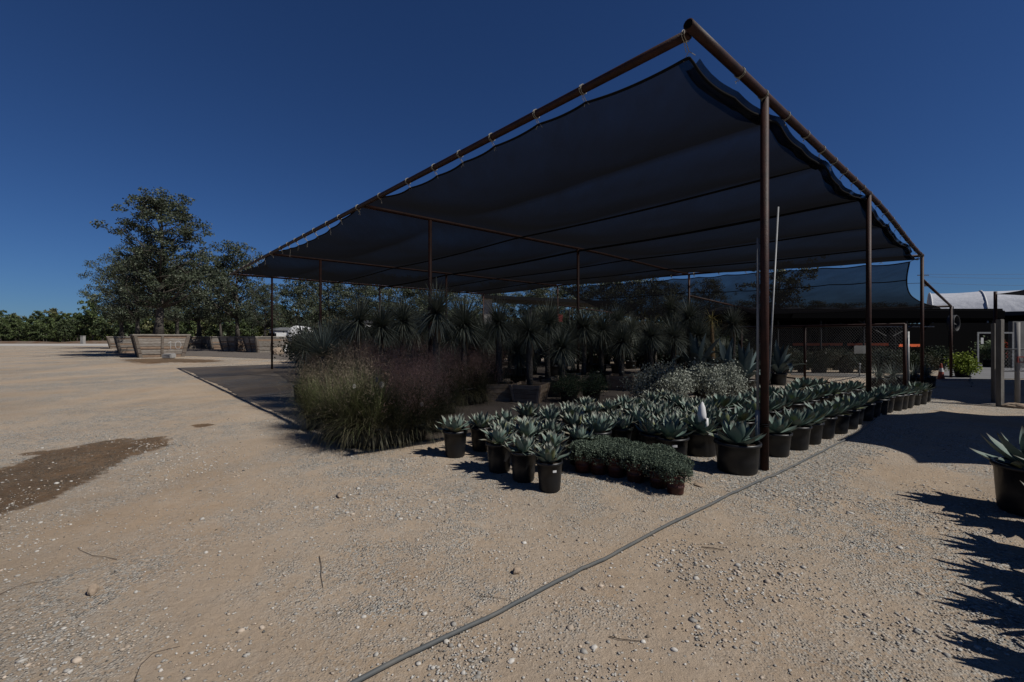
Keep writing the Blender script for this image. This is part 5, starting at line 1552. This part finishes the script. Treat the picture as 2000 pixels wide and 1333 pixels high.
t = thing('red_bracket', 'red square bracket on the round grey post', 'bracket', (p.x, p.y - .07, zat(702, p.y)))
m = MB(); 
for lo, hi in (((-.10, -.03, .05), (.12, .0, .08)), ((-.10, -.03, -.09), (.12, .0, -.06)), ((-.10, -.03, -.058), (-.07, .0, .048)), ((.09, -.03, -.058), (.12, .0, .048))): m.box(lo, hi)
m.build('frame', M['redpaint'], t)
a = at_d(1958, 12.3); b = at_d(2200, 12.5)
chain_panel('chain_link_fence', 'low chain-link fence at the right edge beyond the timber posts', Vector((a.x, a.y)), Vector((b.x, b.y)), .95, 1.55, .10, M['galv'], ra=.02)
# hose loop and plant-house wall with doorway
def plant_house():
    d = 27.0; t = thing('plant_house', 'grey-walled plant house with a wide doorway of flowers, at right edge', 'building', at_d(1950, d))
    o = Vector(t.location); X = lambda px: (px - 1000) * d / F - o.x; Z = lambda py: zat(py, d) - o.z
    m = MB()
    m.box((X(1978), 0, 0), (X(2300), .25, Z(628))); m.build('wall', M['block'], t)
    m = MB()
    for a_ in (1909, 1977): m.box((X(a_) - .05, -.05, 0), (X(a_) + .05, -.003, Z(652)))
    m.box((X(1909) - .05, -.05, Z(652) + .003), (X(1977) + .05, -.003, Z(649))); m.build('door_frame', M['galv'], t)
    m = MB(); m.box((X(1895), 3.0, 0), (X(2300), 3.2, Z(628))); m.build('back_wall', M['gloom'], t)  # wall coloured near-black to paint in the dark behind the doorway
    m = MB(); m.box((X(1915), -.03, Z(672)), (X(1920), -.003, Z(660))); m.build('notice', M['label'], t)
    return d
plant_house()
for i, (x, col, lab) in enumerate([(1930, ((.06, .09, .04), (.2, .24, .15)), 'pale leafy plant inside the plant-house doorway, left'), (1962, ((.35, .05, .03), (.6, .12, .09)), 'red flowering plant inside the plant-house doorway, right'), (1944, ((.04, .07, .03), (.14, .18, .09)), 'green leafy plant inside the plant-house doorway, middle')]):
    t = thing('doorway_plant', lab, 'plant', at_d(x, 28.2), 0, 'plants inside the plant-house doorway')
    link('pot', potY, t); r = np.random.default_rng(500 + i); c = r.normal(0, 1, (700, 3)) * np.array([.3, .3, .28]) + np.array([0, 0, 1.05]); c[:, 2] = np.clip(c[:, 2], .35, 1.9)
    link('foliage', leaf_quads('foliage', c, r, .11, .045, *col), t)
# traffic cone
p = at(1838, 741); t = thing('traffic_cone', 'orange traffic cone beside the post of the lower canopy', 'traffic cone', p)
m = MB(); m.lathe([(0, .03), (.13, .03), (.1, .2), (.07, .42), (.035, .68), (.03, .70), (0, .70)], 18); m.build('cone', M['orange'], t, True)
m = MB(); m.box((-.19, -.19, .0), (.19, .19, .028)); m.build('base', M['orange'], t)
m = MB(); m.lathe([(.088, .33), (.062, .50)], 18); m.lathe([(.089, .33), (.088, .331)], 18); m.build('reflective_band', M['label'], t, True)
# black trough pots beyond the gate
bevel_box('planter_tub', (1.6, .7, .42), .04, M['black'], Vector(at(1800, 757)) + Vector((0, .5, 0)), .4, 'long black planter tub behind the spiky plants by the gate', 'planter')
# irrigation line over the paving
m = MB(); L = [(1888, 728), (1898, 738), (1893, 744), (1902, 752), (1897, 757)]
P = [Vector(at(*q)) + Vector((0, 0, .03)) for q in L]; m.tube(P, .018, 6); o = m.build('hose', M['hose']); tag(o, 'short black hose curling over the sunny paving by the bright shrub', 'hose')
# power lines with their pole
t = thing('utility_pole', 'thin power lines at the right with their pole behind the canopy corner post', 'utility pole', at_d(1803, 95))
zt = zat(536, 95); b0 = Vector(t.location)
m = MB(); m.tube([(0, 0, 0), (0, 0, zt + .6 - b0.z)], [.16, .11], 8); m.build('pole', M['bark'], t)
m = MB(); m.box((-1.2, -.06, zt - .3 - b0.z), (1.2, .06, zt - .14 - b0.z)); m.build('crossarm', M['bark'], t)
m = MB(); m.lathe([(0, zt - 2.6 - b0.z), (.3, zt - 2.6 - b0.z), (.3, zt - 1.7 - b0.z), (0, zt - 1.65 - b0.z)], 12, c=(.45, -.2, 0)); m.build('transformer', M['galv'], t, True)
for (y0, y1) in ((536, 526), (541, 534), (553, 548)):
    z0 = zat(y0, 95) - b0.z; z1 = zat(y1, 95) - b0.z
    m = MB(); m.tube([(0 + 60 * k / 14, 0, z0 + (z1 - z0) * (60 * k / 14) / 21 - 1.2 * math.sin(math.pi * k / 14)) for k in range(15)], .022, 4); m.build('power_line', M['steel'], t)
